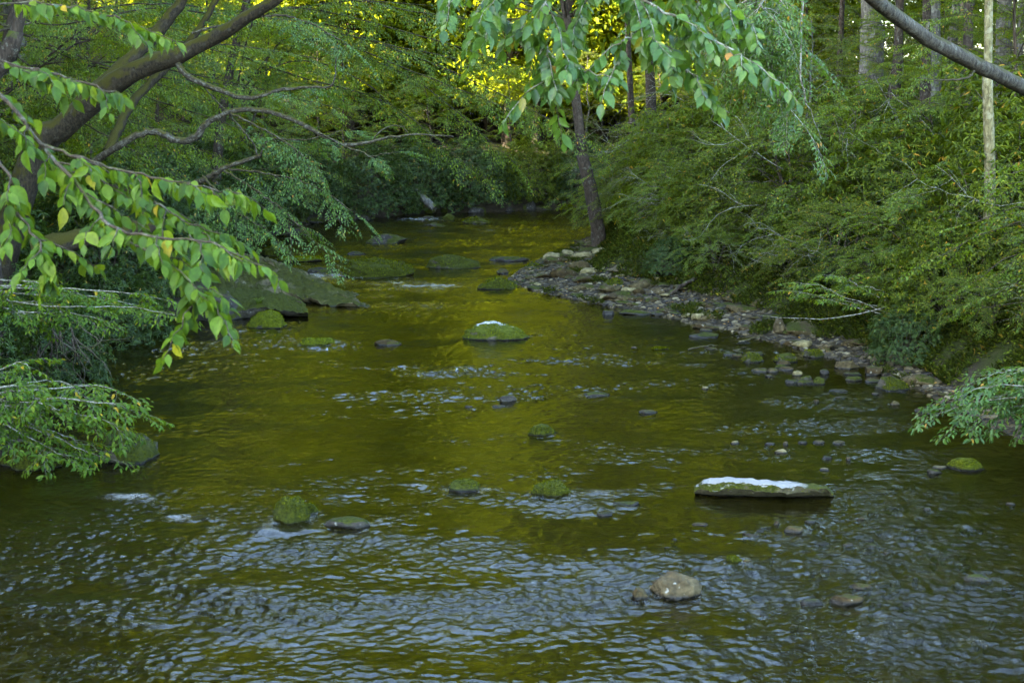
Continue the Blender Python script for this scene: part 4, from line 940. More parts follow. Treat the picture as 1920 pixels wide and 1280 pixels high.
trunk_tree('brown_tree', [(1082, 205), (1092, 290), (1108, 360), (1122, 440)], 27, 50, 'bark_brown', 'slim leaning brown trunk at the river bend', seed=1)
trunk_tree('dark_tree', [(1219, 150), (1222, 250)], 24, 62, 'bark_dark', 'dark straight trunk right of the leaning brown trunk', seed=2, group=TG)
trunk_tree('dark_tree', [(1180, 130), (1185, 260)], 14, 66, 'bark_dark', 'thin dark trunk between the brown trunk and a thicker dark trunk', seed=3, group=TG)
trunk_tree('dark_tree', [(1410, 0), (1409, 120)], 24, 55, 'bark_dark', 'dark trunk behind the hanging leaves at top right centre', seed=4, group=TG)
trunk_tree('grey_tree', [(1633, -10), (1636, 80)], 46, 58, 'bark_grey', 'broad pale grey trunk left of the leaning bare log', seed=5, group=TG)
trunk_tree('dark_tree', [(1688, -10), (1683, 120), (1672, 210)], 22, 46, 'bark_dark', 'dark slim trunk just under the leaning bare log', seed=6, group=TG)
trunk_tree('dark_tree', [(1738, -10), (1735, 160)], 20, 44, 'bark_dark', 'dark half of the two joined trunks behind the bare log', seed=7, group=TG)
trunk_tree('grey_tree', [(1752, -10), (1750, 160)], 30, 46, 'bark_grey', 'grey half of the two joined trunks behind the bare log', seed=8, group=TG)
trunk_tree('grey_tree', [(1795, -10), (1786, 90)], 20, 54, 'bark_grey', 'slim tilted grey trunk between the joined trunks and the pale trunk', seed=9, group=TG)
trunk_tree('dark_tree', [(1818, -10), (1812, 160)], 22, 42, 'bark_dark', 'dark knotty trunk left of the pale trunk', seed=10, group=TG)
trunk_tree('pale_tree', [(1854, -10), (1852, 150), (1856, 345)], 21, 28, 'bark_pale', 'slender pale yellowish trunk at the right', seed=11)
trunk_tree('grey_tree', [(1884, -10), (1880, 130)], 34, 48, 'bark_grey', 'broad grey trunk right of the pale trunk', seed=12, group=TG)
trunk_tree('dark_tree', [(1580, -10), (1575, 100)], 12, 60, 'bark_dark', 'thin dark trunk left of the broad pale grey trunk', seed=13, group=TG)
trunk_tree('grey_tree', [(1915, -10), (1912, 130)], 14, 44, 'bark_grey', 'thin grey trunk at the right edge', seed=14, group=TG)
trunk_tree('dark_tree', [(1000, -10), (1006, 90)], 14, 80, 'bark_dark', 'thin dark trunk behind the hanging leaves at top centre', seed=15, group=TG)
for i, (u, w, Y, lb) in enumerate([(752, 12, 84, 'thin trunk against the yellow light at top centre'), (700, 9, 88, 'thinner trunk left of the one against the yellow light'), (815, 14, 86, 'trunk right of the yellow gap at top centre')]):
    trunk_tree('dark_tree', [(u, -20), (u + 3, 120)], w, Y, 'bark_dark', lb, seed=30 + i, group='trunks against the light', crown=False)
# leaning bare log top right
def wood_thing(name, paths, bark, label, cat, partname='trunk', base=None, k=10):
    g = Geo(); e = empty(name, base if base is not None else paths[0][0][0])
    b = np.array(e.location)
    for pts, rad in paths:
        pl = curve(pts, 26, .004); tube(g, pl - b, np.interp(np.linspace(0, 1, 26), np.linspace(0, 1, len(rad)), rad), k)
    ob(partname, g.mesh(partname, M[bark]), e); tag(e, label, cat); return e
Yl = 15.0
lg = [A(1990, 205, Yl + 3), A(1885, 148, Yl + 1.5), A(1805, 108, Yl + .7), A(1722, 62, Yl), A(1640, -2, Yl - .8), A(1560, -75, Yl - 1.6), A(1400, -220, Yl - 3)]
gb = np.array([lg[0][0] + 1.2, lg[0][1] + 2, 0]); gb[2] = tz(gb[0], gb[1])
e = wood_thing('leaning_tree', [([gb, lg[0] + [.3, .4, -.5]] + lg, [.12, .11, .097, .083, .086, .074, .073, .06, .05]), ([A(1745, 78, Yl + .2), A(1738, 60, Yl + .2), A(1742, 42, Yl + .3)], [.022, .016, .012]), ([A(1830, 125, Yl + .9), A(1815, 145, Yl + .8), A(1770, 150, Yl + .7), A(1720, 146, Yl + .6)], [.02, .014, .009, .004]), ([A(1690, 40, Yl - .3), A(1682, 62, Yl - .3), A(1685, 80, Yl - .3)], [.02, .012, .007])], 'bark_log', 'bare grey tree trunk leaning across the top right corner', 'tree', base=gb)

# --- left leaning mossy tree
rng = np.random.default_rng(77)
Y0 = 27.0
base = np.array([*A(-40, 520, Y0)[:2], 0.0]); base[2] = tz(base[0], base[1]) - .2
e = empty('leaning_mossy_tree', base); g = Geo(); items = []; lv = Leaves(); tw = Geo()
def limb(pts, rad, leafy=0, sc=(.8, 1.2), smin=.3, n=26, wig=.01, into=None, drop=.15, k=9):
    pl = curve(pts, n, wig, rng); tube(into or g, pl - base, np.interp(np.linspace(0, 1, n), np.linspace(0, 1, len(rad)), rad), k)
    if leafy: sprays_on(pl - base, items, rng, leafy, smin, sc, 55, drop)
    return pl
px = lambda w, Y=Y0: w * Y / F / 2 * .74
main = [base, A(60, 300, Y0), A(125, 232, Y0), A(230, 145, Y0 - .3), A(330, 105, Y0 - .5), A(395, 75, Y0 - .6), A(455, 38, Y0 - .8), A(530, -10, Y0 - 1), A(640, -110, Y0 - 1.5), A(760, -260, Y0 - 2)]
limb(main, [px(75), px(68), px(62), px(54), px(44), px(36), px(30), px(26), px(20), px(12)], 6, smin=.85)
second = [A(60, 310, Y0 + .6), A(150, 200, Y0 + 1), A(235, 120, Y0 + 1.4), A(295, 60, Y0 + 1.8), A(345, -5, Y0 + 2), A(420, -120, Y0 + 2.5)]
limb(second, [px(50), px(45), px(38), px(34), px(28), px(18)], 4, smin=.8)
third = [A(200, 285, Y0 + 1), A(250, 190, Y0 + 2), A(300, 140, Y0 + 2.5), A(370, 60, Y0 + 3), A(410, -10, Y0 + 3.4)]
limb(third, [px(26), px(24), px(22), px(20), px(16)], 3, smin=.7)
br = Geo()
limb([A(325, 110, Y0 - .5), A(355, 145, Y0 - .7), A(415, 170, Y0 - .8), A(470, 185, Y0 - 1), A(520, 170, Y0 - 1.2), A(580, 163, Y0 - 1.3), A(622, 160, Y0 - 1.4), A(630, 110, Y0 - 1.5)], [px(16), px(14), px(13), px(11), px(9), px(7), px(4), px(3)], 5, (.5, .8), .5, into=br)
limb([A(360, 62, Y0 - .6), A(500, 30, Y0 - .8), A(570, 40, Y0 - 1), A(640, 75, Y0 - 1)], [px(7), px(6), px(5), px(3)], 6, (.6, .9), .3, into=br)
curved = [A(150, 320, Y0 + .5), A(205, 285, Y0 - .2), A(250, 257, Y0 - .4), A(292, 247, Y0 - .5), A(335, 264, Y0 - .6), A(365, 258, Y0 - .7), A(395, 226, Y0 - .8), A(450, 206, Y0 - .9), A(515, 212, Y0 - 1), A(575, 238, Y0 - 1.1), A(640, 272, Y0 - 1.2), A(705, 263, Y0 - 1.3), A(765, 252, Y0 - 1.4), A(850, 256, Y0 - 1.5)]
limb(curved, [px(20), px(18), px(17), px(16), px(17), px(19), px(15), px(13), px(12), px(11), px(9), px(7), px(5), px(2.5)], 0, n=60, into=br)
limb([A(700, 262, Y0 - 1.3), A(720, 240, Y0 - 1.3), A(752, 236, Y0 - 1.3), A(765, 250, Y0 - 1.3)], [px(3)] * 4, 0, n=12, into=br, k=4)
limb([A(640, 272, Y0 - 1.2), A(600, 250, Y0 - 1.3), A(690, 290, Y0 - 1.4), A(740, 285, Y0 - 1.5)], [px(5), px(4), px(3), px(2)], 4, (.4, .6), .4, into=br, k=5)
limb([A(365, 345, Y0), A(395, 330, Y0 - .3), A(430, 312, Y0 - .5), A(490, 292, Y0 - .7)], [px(14), px(14), px(12), px(9)], 0, into=br)
limb([A(485, 294, Y0 - .7), A(470, 262, Y0 - .7), A(420, 205, Y0 - .7), A(375, 155, Y0 - .7)], [px(5), px(4), px(4), px(3)], 0, into=br, k=5)
limb([A(488, 290, Y0 - .7), A(505, 262, Y0 - .8), A(570, 262, Y0 - .9), A(640, 245, Y0 - 1)], [px(6), px(4), px(3.5), px(2)], 4, (.4, .6), .4, into=br, k=5)
limb([A(430, 318, Y0 - .5), A(500, 325, Y0 - 1), A(580, 345, Y0 - 1.4), A(660, 395, Y0 - 1.7)], [px(6), px(5), px(4), px(2)], 9, (.6, 1.0), .2, into=br, k=5, drop=.3)
limb([A(420, 320, Y0 - .5), A(470, 350, Y0 - 1.2), A(520, 385, Y0 - 1.6), A(580, 440, Y0 - 2)], [px(6), px(5), px(4), px(2)], 9, (.6, 1.0), .2, into=br, k=5, drop=.3)
limb([A(380, 330, Y0 - .5), A(420, 370, Y0 - 1.2), A(450, 400, Y0 - 1.6), A(500, 430, Y0 - 2)], [px(6), px(5), px(4), px(2)], 8, (.6, .9), .2, into=br, k=5, drop=.3)
limb([A(430, 210, Y0 - .9), A(500, 245, Y0 - 1), A(560, 285, Y0 - 1.3), A(600, 330, Y0 - 1.5)], [px(6), px(5), px(4), px(2)], 9, (.6, 1.0), .1, into=br, k=5, drop=.3)
place_sprays(tw, lv, SP_BLUE, items, rng); br.addgeo(tw)
ob('trunk', g.mesh('trunk', M['bark_moss']), e); ob('branch', br.mesh('branch', M['bark_lichen']), e); ob('foliage', lv.geo().mesh('foliage', M['bluegreen']), e)
tag(e, 'leaning mossy tree with curved bare branches on the left bank', 'tree')
# dark trunk top left
e = trunk_tree('dark_tree', [(48, -20), (30, 60), (10, 110), (-30, 220)], 34, 24, 'bark_dark', 'dark trunk in the top left corner', seed=41, crown=False)

# --- overhanging mid canopy branches (from left, 45 m)
def leafy_tree(name, limbs, leafm, bark, sprays, label, base, sc=(.7, 1.1), seed=0, smin=.25, drop=.2, T=LT6, spread=55):
    rng = np.random.default_rng(seed); e = empty(name, base); g = Geo(); lv = Leaves(); items = []; tw = Geo(); b = np.asarray(base)
    for pts, rad, n in limbs:
        pl = curve(pts, 18, .01, rng) - b; tube(g, pl, np.interp(np.linspace(0, 1, 18), np.linspace(0, 1, len(rad)), rad), 6)
        if n: sprays_on(pl, items, rng, n, smin, sc, spread, drop)
    place_sprays(tw, lv, sprays, items, rng); g.addgeo(tw)
    ob('trunk', g.mesh('trunk', M[bark]), e); ob('foliage', lv.geo(T).mesh('foliage', M[leafm]), e); tag(e, label, 'tree'); return e
Yc = 44.0
bs = np.array([-9.6, 45.0, 0]); bs[2] = tz(-9.6, 45) - .2
fork = np.array([-8.8, 45, 6.0]); lm = [([bs, [-9.3, 45, 3], fork, [-7.5, 44.5, 10], [-6, 44, 14]], [.2, .17, .14, .1, .05], 4)]
for (u0, v0, u1, v1, n) in [(560, 60, 1050, 150, 26), (560, 120, 1010, 230, 24), (580, 100, 960, 300, 20), (520, 30, 1060, 60, 24), (560, 160, 900, 330, 16), (540, 20, 800, 10, 14), (560, 90, 1080, 250, 24), (560, 130, 800, 260, 14), (560, 90, 900, 120, 18)]:
    n = int(n * 1.7)
    lm.append(([fork + [RNG.uniform(-.2, .6), RNG.normal(0, .3), RNG.uniform(-2.2, 2.5)], A(u0, v0, Yc) * [1, 1, 1] + [0, RNG.normal(0, .8), RNG.uniform(.2, .9)], A((u0 + u1) / 2, v0 * .7 + v1 * .3 - 15, Yc - 1.2 + RNG.normal(0, .8)), A(u1, v1, Yc - 2 + RNG.normal(0, 1))], [.035, .026, .018, .007], n))
leafy_tree('overhanging_tree', lm, 'fresh', 'bark_dark', SP_MED, 'green tree reaching far out over the stream from the left bank', bs, (.8, 1.3), 5, .06)
# leafy tree filling the upper left behind the leaning tree
Yc = 32.0
bs = np.array([-13.2, 33.0, 0]); bs[2] = tz(-13.2, 33) - .2
fk = A(-10, 150, Yc)
lm = [([bs, (bs + fk) / 2 + [.2, 0, .3], fk, A(60, -120, Yc)], [.14, .12, .09, .04], 3)]
for (u, v, n) in [(560, 40, 22), (600, 110, 22), (540, 180, 20), (480, 250, 18), (420, 300, 16), (360, 180, 16), (300, 230, 16), (250, 60, 14), (420, 20, 18), (330, 330, 14), (180, 280, 14), (160, 130, 12), (470, 110, 18), (620, 200, 16)]:
    lm.append(([fk + [0, RNG.normal(0, .4), RNG.uniform(-1, 1.5)], A(u * .35, v * .6 + 10, Yc + RNG.normal(0, .9)), A(u * .7, v * .85 - 10, Yc + RNG.normal(0, 1)), A(u, v, Yc + RNG.normal(0, .9))], [.03, .022, .015, .006], n))
leafy_tree('leafy_tree', lm, 'fresh', 'bark_dark', SP_MED, 'bright leafy tree filling the space behind the leaning mossy tree', bs, (.65, 1.05), 15, .1)
# right side top branch (blue green) around 1400,80, from the right
Yc = 20.0
bs = np.array([8.9, 22.5, 0.]); bs[2] = tz(8.9, 22.5) - .2
# --- near overhanging branches
def hero_branch(paths, base, name, label, leafm, leaf, twigm, seed, side, sub=.36, Tn=LT20, hang=1.0, dens=.55):
    """near branch: main twigs by points, side twigs, big drooping leaves. side twigs leave at random, roughly horizontal"""
    rng = np.random.default_rng(seed); e = empty(name, base); g = Geo(); lv = Leaves(); b = np.asarray(base, float)
    def leaves_on(pl, s0=0.0):
        ln = np.linalg.norm(np.diff(pl, axis=0), axis=1).sum(); m = max(3, int(ln / (leaf * dens)))
        tt = np.linspace(s0, 1, m); j = tt * (len(pl) - 1); a = np.minimum(j.astype(int), len(pl) - 2); f = (j - a)[:, None]
        p = pl[a] * (1 - f) + pl[a + 1] * f; tg = nrm(pl[a + 1] - pl[a]); sd = nrm(np.cross(tg, [0, 0, 1.0])) * np.where(np.arange(m) % 2, 1, -1)[:, None]
        d = tg * .55 + sd * .8 + np.array([0, 0, -1.0]) * hang * rng.uniform(.25, 1.5, (m, 1)) + rng.normal(0, .18, (m, 3))
        d[-1] = tg[-1] + [0, 0, -.4]
        n = np.array([0, -.45, .8]) + rng.normal(0, .55, (m, 3)); L = leaf * np.clip(rng.normal(.92, .2, m), .4, 1.35)
        lv.add(p - b + nrm(d) * .008, d, n, L, L * rng.uniform(.48, .64, m))
    for pts, rad, ns in paths:
        pl = curve(pts, 28, .004, rng); tube(g, pl - b, np.interp(np.linspace(0, 1, 28), np.linspace(0, 1, len(rad)), rad), 6)
        if ns == 0: continue
        tg = nrm(np.gradient(pl, axis=0))
        leaves_on(pl, .35)
        for i in range(ns):
            f = .12 + .85 * (i + rng.random() * .6) / ns; k = int(f * 27); sg = 1 if i % 2 else -1
            t = tg[k]; sdv = nrm(np.cross(t, [0, 0, 1.0])) * sg
            d = nrm(t * .75 + sdv * rng.uniform(.5, .95) + [0, 0, rng.uniform(-.25, .12)]); L = sub * rng.uniform(.5, 1.15) * (1.1 - .5 * f)
            s = np.linspace(0, 1, 6)[:, None]; q = pl[k] + d * L * s + np.array([0, 0, -.22 * L]) * s**2 + rng.normal(0, .006, (6, 3))
            tube(g, q - b, np.linspace(.0035, .0012, 6), 4); leaves_on(q, .12)
    ob('trunk', g.mesh('trunk', M[twigm]), e); ob('foliage', lv.geo(Tn).mesh('foliage', M[leafm]), e); print('HERO', name, lv.count())
    tag(e, label, 'tree'); return e
Yh = 5.6
bs = np.array([-3.4, 4.6, 0]); bs[2] = tz(-8.5, 4.6) - .2; bs[0] = -8.6
stem = [bs, [-7.5, 4.7, 3.0], [-5.2, 5.0, 5.6], A(-180, 60, Yh)]
paths = [(stem, [.09, .07, .05, .02], 0),
 ([A(-180, 60, Yh), A(0, 175, Yh), A(75, 270, Yh), A(120, 320, Yh - .1), A(180, 390, Yh - .2), A(215, 430, Yh - .3), A(300, 445, Yh - .4), A(390, 452, Yh - .5), A(455, 490, Yh - .6)], [.014, .009, .008, .0075, .007, .006, .005, .004, .002], 15),
 ([A(75, 270, Yh), A(150, 295, Yh - .1), A(230, 320, Yh - .1), A(320, 340, Yh - .2), A(400, 355, Yh - .2), A(455, 365, Yh - .2)], [.007, .006, .005, .004, .003, .002], 9),
 ([A(120, 320, Yh - .1), A(200, 345, Yh), A(280, 375, Yh), A(360, 420, Yh - .1), A(430, 445, Yh - .1)], [.006, .005, .004, .003, .002], 9),
 ([A(215, 440, Yh - .3), A(290, 480, Yh - .4), A(345, 520, Yh - .4), A(362, 560, Yh - .4), A(345, 612, Yh - .4)], [.005, .004, .0035, .003, .002], 5),
 ([A(-180, 60, Yh), A(0, 300, Yh - .3), A(30, 390, Yh - .3), A(80, 470, Yh - .4), A(95, 530, Yh - .4)], [.008, .006, .005, .004, .002], 7),
 ([A(-180, 60, Yh), A(-20, 110, Yh + .4), A(60, 130, Yh + .4), A(140, 150, Yh + .4), A(230, 180, Yh + .4)], [.007, .006, .005, .004, .002], 8),
 ([A(345, 520, Yh - .4), A(375, 545, Yh - .5), A(405, 565, Yh - .5), A(425, 580, Yh - .5)], [.004, .003, .003, .002], 2),
 ([A(-180, 60, Yh), A(0, 8, Yh + .8), A(120, 12, Yh + .8), A(220, 35, Yh + .8), A(330, 78, Yh + .8)], [.006, .005, .004, .003, .002], 2)]
hero_branch(paths, bs, 'overhanging_branch', 'near tree branch with drooping oval leaves hanging in from the left', 'near', .064, 'twig_dark', 3, 1, .27, dens=.31)
Ah = lambda u, v, Y: A(u, v - 42, Y)
Yh = 6.6
bs = np.array([10.4, 5.0, 0]); bs[2] = tz(10.4, 5) - .2
hub = Ah(1250, -260, Yh)
paths = [([bs, [9, 5.2, 4], [5.5, 5.8, 8.0], hub], [.1, .08, .05, .02], 0),
 ([hub, Ah(1150, -60, Yh), Ah(1180, 20, Yh), Ah(1240, 60, Yh - .1), Ah(1300, 90, Yh - .1), Ah(1380, 140, Yh - .2), Ah(1440, 180, Yh - .2)], [.016, .008, .007, .006, .005, .004, .002], 14),
 ([Ah(1150, -60, Yh), Ah(1050, 10, Yh), Ah(1010, 80, Yh - .1), Ah(1030, 140, Yh - .1), Ah(1080, 165, Yh - .2), Ah(1120, 190, Yh - .2)], [.008, .006, .005, .004, .003, .002], 10),
 ([Ah(1180, 20, Yh), Ah(1210, 90, Yh), Ah(1250, 130, Yh), Ah(1290, 175, Yh - .1), Ah(1330, 205, Yh - .1)], [.006, .005, .004, .003, .002], 9),
 ([Ah(1050, 10, Yh), Ah(960, 20, Yh + .2), Ah(930, 60, Yh + .2), Ah(960, 90, Yh + .2)], [.005, .004, .003, .002], 6),
 ([hub, Ah(1050, -80, Yh + .3), Ah(930, -10, Yh + .3), Ah(870, 10, Yh + .3), Ah(830, 40, Yh + .3)], [.008, .006, .005, .004, .002], 7),
 ([hub, Ah(1280, -60, Yh), Ah(1310, 10, Yh + .2), Ah(1360, 40, Yh + .2), Ah(1400, 90, Yh + .2)], [.008, .006, .005, .004, .002], 8),
 ([Ah(1010, 80, Yh - .1), Ah(1020, 180, Yh - .1), Ah(1035, 220, Yh - .1)], [.004, .003, .002], 2),
 ([Ah(1210, 90, Yh), Ah(1170, 120, Yh - .2), Ah(1160, 170, Yh - .2)], [.004, .003, .002], 3),
 ([hub, Ah(1180, -120, Yh + .4), Ah(1130, -20, Yh + .5), Ah(1100, 40, Yh + .5), Ah(1070, 110, Yh + .5)], [.008, .006, .005, .004, .002], 9),
 ([hub, Ah(1330, -100, Yh + .5), Ah(1330, -10, Yh + .6), Ah(1340, 60, Yh + .6), Ah(1370, 120, Yh + .6)], [.008, .006, .005, .004, .002], 9),
 ([hub, Ah(1230, -100, Yh + .3), Ah(1260, -10, Yh + .4), Ah(1270, 50, Yh + .4), Ah(1290, 110, Yh + .4)], [.008, .006, .005, .004, .002], 9),
 ([hub, Ah(1100, -90, Yh - .2), Ah(1000, -20, Yh - .2), Ah(940, 20, Yh - .2), Ah(920, 60, Yh - .2)], [.008, .006, .005, .004, .002], 7)]
hero_branch(paths, bs, 'overhanging_branch', 'near tree branch with broad blue green leaves hanging in from above', 'bluegreen', .067, 'twig', 4, 1, .36, dens=.27, hang=.8)
# smaller-leaved spray behind it (top, 1300-1480)
Yc = 16.0
bs = np.array([10.3, 13.0, 0]); bs[2] = tz(10.3, 13.) - .2
hub = A(1500, -120, Yc)
lm = [([bs, [9.8, 13.6, 4], [7, 14.8, 7.6], hub], [.14, .12, .08, .04], 0)]
for (u, v, n) in [(1480, 70, 8), (1440, 100, 9), (1400, 60, 8), (1360, 30, 7), (1460, 20, 8), (1480, 200, 12), (1300, 10, 6), (1540, 260, 0)]:
    lm.append(([hub, A((1500 + u) / 2 - 20, -30, Yc + RNG.normal(0, .4)), A(u - 35, v * .6, Yc + RNG.normal(0, .4)), A(u, v, Yc + RNG.normal(0, .3))], [.03, .015, .01, .004], n))
leafy_tree('overhanging_tree', lm, 'bluegreen', 'twig', SP_BLUE, 'blue green leafy tree hanging in behind the near top branch', bs, (.5, .85), 8, .3, .3)

# near left shrub (0-280, 680-860)
Yc = 19.5
bs = np.array([-8.2, 19.6, 0]); bs[2] = tz(-8.2, 19.6) - .1
lm = []
for (u, v, n) in [(265, 775, 12), (225, 800, 12), (180, 840, 11), (120, 855, 11), (245, 745, 10), (150, 735, 10), (60, 700, 9), (80, 800, 10), (20, 830, 9), (205, 860, 8), (10, 760, 9), (130, 780, 10), (60, 745, 9)]:
    lm.append(([bs + [0, 0, .5], A(u * .4 - 60, v * .5 + 360, Yc + RNG.normal(0, .3)), A(u * .75 - 10, v - 22, Yc + RNG.normal(0, .4)), A(u, v, Yc - .3 + RNG.normal(0, .4))], [.02, .014, .009, .003], n))
SP_N = [spray(rgs, .7, .125, .5, .18, .45, .6, 7, .35) for _ in range(5)]
e = leafy_tree('leafy_shrub', lm, 'near', 'twig', SP_N, 'dense grey green leafy shrub over the near left water', bs, (.55, .9), 9, .2, .1); e['category'] = 'shrub'
# left middle spray (0-330, 540-600)
Yc = 22.0
bs = np.array([-9.6, 22.5, 0]); bs[2] = tz(-9.6, 22.5) - .1
lm = []
for (u, v, n) in [(330, 590, 12), (250, 570, 11), (190, 600, 9), (120, 545, 10), (60, 600, 9), (300, 560, 9), (20, 560, 8), (160, 555, 8), (90, 580, 9)]:
    lm.append(([bs + [0, 0, 1.2], A(u * .4 - 60, v - 20, Yc + RNG.normal(0, .3)), A(u * .75 - 10, v - 14, Yc + RNG.normal(0, .4)), A(u, v, Yc + RNG.normal(0, .4))], [.02, .014, .009, .003], n))
e = leafy_tree('leafy_shrub', lm, 'near', 'twig', SP_N, 'flat green leafy shrub reaching over the dark left bank water', bs, (.5, .85), 10, .25, .1); e['category'] = 'shrub'
# right lower leaves (1760-1920, 690-800)
Yc = 19.0
bs = np.array([8.6, 19.4, 0]); bs[2] = tz(8.6, 19.4) - .1
lm = []
for (u, v, n) in [(1760, 775, 10), (1790, 745, 10), (1830, 715, 9), (1800, 795, 9), (1850, 780, 9), (1880, 740, 9), (1900, 700, 8), (1895, 800, 7), (1840, 755, 9)]:
    lm.append(([bs + [0, 0, .6], A(1960, (v + 720) / 2, Yc), A(u + 70, v - 22, Yc + RNG.normal(0, .3)), A(u, v, Yc + RNG.normal(0, .3))], [.02, .012, .008, .003], n))
e = leafy_tree('leafy_shrub', lm, 'bluegreen', 'twig', SP_N, 'light green leafy shrub at the right edge over the water', bs, (.5, .8), 11, .25, .1); e['category'] = 'shrub'
# young light green bush with white twigs (1480-1900, 510-610)
Yc = 29.0
bs = A(1880, 640, Yc); bs[2] = tz(bs[0], bs[1]) - .1
lm = [([bs, A(1830, 605, Yc), A(1740, 585, Yc - .3), A(1670, 575, Yc - .5), A(1600, 590, Yc - .7), A(1530, 598, Yc - .9), A(1420, 590, Yc - 1)], [.035, .03, .024, .02, .014, .008, .004], 0)]
for (u, v, n) in [(1500, 530, 9), (1545, 515, 9), (1600, 535, 9), (1660, 520, 8), (1720, 545, 8), (1480, 545, 7), (1770, 560, 8), (1560, 560, 7), (1800, 610, 8), (1840, 570, 7)]:
    lm.append(([A(min(u + 170, 1830), 588, Yc - .3), A(u + 90, (v + 580) / 2 + 4, Yc + RNG.normal(0, .3)), A(u + 40, v + 6, Yc + RNG.normal(0, .4)), A(u, v, Yc + RNG.normal(0, .4))], [.014, .01, .007, .003], n))
e = leafy_tree('young_bush', lm, 'fresh', 'twig', SP_N, 'young yellow green bush with a white bare stem on the right bank', bs, (.5, .8), 12, .3, .0); e['category'] = 'shrub'

# roots on the left bank
g = Geo(); rng = np.random.default_rng(31); b0 = A(110, 640, 24.5)
for k in range(14):
    u = 60 + rng.uniform(0, 90); v = 600 + rng.uniform(-10, 40)
    bare_twigs(g, rng, A(u, v, 24.2) - b0, [rng.uniform(-.3, .7), rng.uniform(-.8, .1), -1.0], rng.uniform(.6, 1.1), .02, 1)
o = ob('bare_roots', g.mesh('bare_roots', M['twig_dark']), loc=b0); tag(o, 'tangle of bare brown roots on the dark left bank', 'roots')
# fallen log on far bank + driftwood
for nm, p0, p1, r, bk, lb in [('fallen_log', A(770, 352, 66.5), A(815, 392, 65.5), .22, 'bark_grey', 'grey fallen log sloping into the dark far hollow'),
                              ('fallen_log', A(60, 470, 26.5), A(290, 425, 27.5), .22, 'bark_moss', 'mossy log lying across the left bank under the branches'),
                              ('dead_branch', A(1255, 552, 36.5), A(1310, 520, 37), .06, 'bark_dark', 'dark dead branch on the mossy bank above the gravel bar'),
                              ('dead_branch', A(1570, 430, 33), A(1690, 445, 34), .05, 'twig', 'pale dead branch lying among the right bank shrubs')]:
    g = Geo(); mid = (p0 + p1) / 2 + [0, 0, .05]; tube(g, curve([p0, mid, p1], 12, .01) - p0, np.linspace(r, r * .7, 12), 9)
    o = ob(nm, g.mesh(nm, M[bk]), loc=p0); tag(o, lb, 'log' if nm == 'fallen_log' else 'branch')
for nm, p0, p1, r, lb in [('driftwood', W(1120, 545, .12), W(1190, 535, .18), .03, 'thin grey driftwood stick on the upper gravel bar'), ('driftwood', W(1385, 640, .08), W(1450, 632, .14), .025, 'bleached driftwood stick on the near gravel shore'), ('driftwood', W(1290, 655, .05), W(1345, 648, .07), .02, 'short dark stick caught at the water edge of the gravel')]:
    g = Geo(); tube(g, curve([p0, (p0 + p1) / 2 + [.05, .05, .04], p1], 10, .012) - p0, np.linspace(r, r * .5, 10), 8)
    o = ob(nm, g.mesh(nm, M['bark_lichen']), loc=p0); tag(o, lb, 'driftwood')
# fern on the bright boulder
g = Geo(); rng = np.random.default_rng(61); c = W(482, 600); c[1] += .3; c[2] = .38; lv = Leaves()
for k in range(9):
    az = k * .7 + rng.normal(0, .1); s = np.linspace(0, 1, 9); ln = rng.uniform(.16, .26)
    p = np.stack([math.cos(az) * ln * s * .7, math.sin(az) * ln * s * .7, ln * (1.1 * s - .7 * s * s)], 1)
    for sd in (1, -1):
        d = np.stack([np.full(9, -math.sin(az) * sd), np.full(9, math.cos(az) * sd), np.full(9, -.1)], 1) + [math.cos(az) * .4, math.sin(az) * .4, 0]
        lv.add(p, d, np.tile([0, 0, 1.0], (9, 1)), .07 * (1.1 - s), .025)
o = ob('fern', lv.geo().mesh('fern', M['fresh']), loc=c); tag(o, 'small fern on top of the bright mossy boulder', 'fern')

# ground cover on both banks (stuff)
def cover(n, xr, yr, side, dmin, dmax, rng, L, Wf, upw, name, mat, label, clump=.0):
    x = rng.uniform(*xr, n); y = rng.uniform(*yr, n)
    z, d, left, ins, e = terr(x, y, True); dd = e if side == 'R' else d
    ok = (~ins) & (left == (side == 'L')) & (dd > dmin) & (dd < dmax) & (perlin(x * .8, y * .8, 50) > clump)
    x, y, z = x[ok], y[ok], z[ok]; m = len(x)
    az = rng.uniform(0, 6.28, m); d = np.stack([np.cos(az), np.sin(az), rng.uniform(*upw, m)], 1)
    n_ = np.stack([rng.normal(0, .3, m), rng.normal(0, .3, m), np.ones(m)], 1) - d * .2
    l = L * rng.uniform(.5, 1.3, m); lv = Leaves(); lv.add(np.stack([x, y, z + rng.uniform(0, .1, m) * (upw[0] < 1)], 1), d, n_, l, l * Wf)
    tag(ob(name, lv.geo().mesh(name, M[mat])), label, 'ground cover', kind='stuff')
rng = np.random.default_rng(41)
cover(420000, (0, 14), (17, 60), 'R', .06, 3.2, rng, .13, .10, (.5, 2.6), 'grass', 'grassy', 'mossy grass tufts on the right bank above the gravel', -.3)
cover(260000, (-1, 9), (22, 54), 'R', -1, .02, rng, .10, .10, (.5, 2.4), 'grass', 'grassy', 'small grass and moss clumps growing through the gravel shore', .24)
cover(260000, (0, 22), (17, 62), 'R', .1, 10, rng, .085, .6, (-.1, .8), 'ground_cover', 'cover', 'low leafy ground cover under the right bank shrubs', -.45)
cover(70000, (-18, 12), (16, 82), 'L', .3, 8, rng, .09, .6, (-.1, .8), 'ground_cover', 'dark', 'low dark leafy ground cover on the left and far bank', -.2)
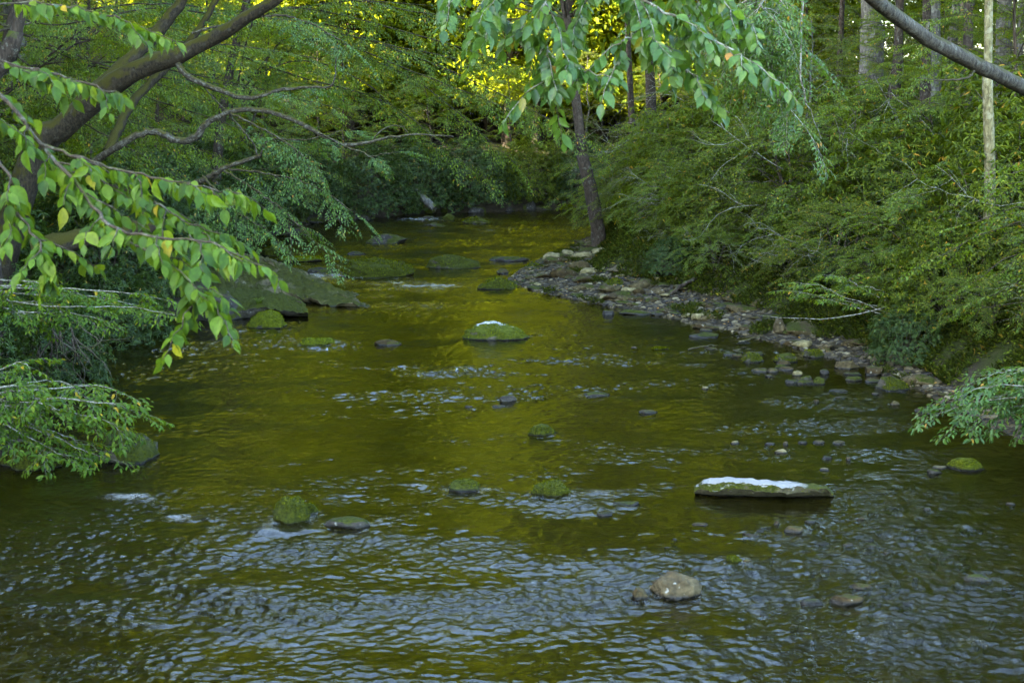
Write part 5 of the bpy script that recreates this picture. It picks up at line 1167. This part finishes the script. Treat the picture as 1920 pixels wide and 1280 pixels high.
# fallen leaves
pts = gravel_points(160, rng); lv = Leaves(); 
P_ = np.array([(x, y, tz(x, y) + .05) for x, y, d in pts if d > 0]); m = len(P_)
lv.add(P_, rng.normal(size=(m, 3)) * [1, 1, .2], rng.normal(0, .3, (m, 3)) + [0, 0, 1], .07, .045)
tag(ob('leaf_litter', lv.geo().mesh('leaf_litter', M['litter'])), 'scattered fallen tan leaves on the gravel', 'fallen leaves', kind='stuff')

# ------------------------------------------------------------------ light, sky, camera
EL, AZ = R_(21), R_(-113)          # sun ahead-left; azimuth measured from +Y towards +X
S = Vector((math.cos(EL) * math.sin(AZ), math.cos(EL) * math.cos(AZ), math.sin(EL)))
w = bpy.data.worlds.new('World'); SC.world = w; w.use_nodes = True
nt = w.node_tree; bg = nt.nodes['Background']; sky = nt.nodes.new('ShaderNodeTexSky'); sky.sky_type = 'NISHITA'; sky.sun_disc = False
sky.sun_elevation = EL; sky.sun_rotation = AZ; sky.air_density = 1.0; sky.dust_density = 1.2; sky.ozone_density = 0.8
nt.links.new(sky.outputs[0], bg.inputs[0]); bg.inputs[1].default_value = .15
sl = bpy.data.lights.new('Sun', 'SUN'); sl.energy = 5.0; sl.angle = R_(.5); sl.color = (1, .90, .70)
so = bpy.data.objects.new('Sun', sl); COL.objects.link(so); so.rotation_euler = S.to_track_quat('Z', 'Y').to_euler()
cam = bpy.data.cameras.new('Camera'); cam.lens = 50; cam.sensor_width = 36; cam.clip_end = 2000; cam.clip_start = .1
cam.dof.use_dof = True; cam.dof.focus_distance = 21; cam.dof.aperture_fstop = 7.1
co = bpy.data.objects.new('Camera', cam); COL.objects.link(co); co.location = (0, 0, CAMZ); co.rotation_euler = (R_(90) - PITCH, 0, 0); SC.camera = co
SC.view_settings.view_transform = 'Standard'; SC.view_settings.look = 'None'; SC.view_settings.exposure = 4.3; SC.view_settings.gamma = 1
cy = SC.cycles; cy.max_bounces = 7; cy.diffuse_bounces = 2; cy.glossy_bounces = 3; cy.transmission_bounces = 4; cy.transparent_max_bounces = 8
cy.caustics_reflective = False; cy.caustics_refractive = False; cy.use_denoising = True; cy.sample_clamp_indirect = 6
try: cy.denoiser = 'OPENIMAGEDENOISE'; cy.denoising_prefilter = 'ACCURATE'
except Exception: pass
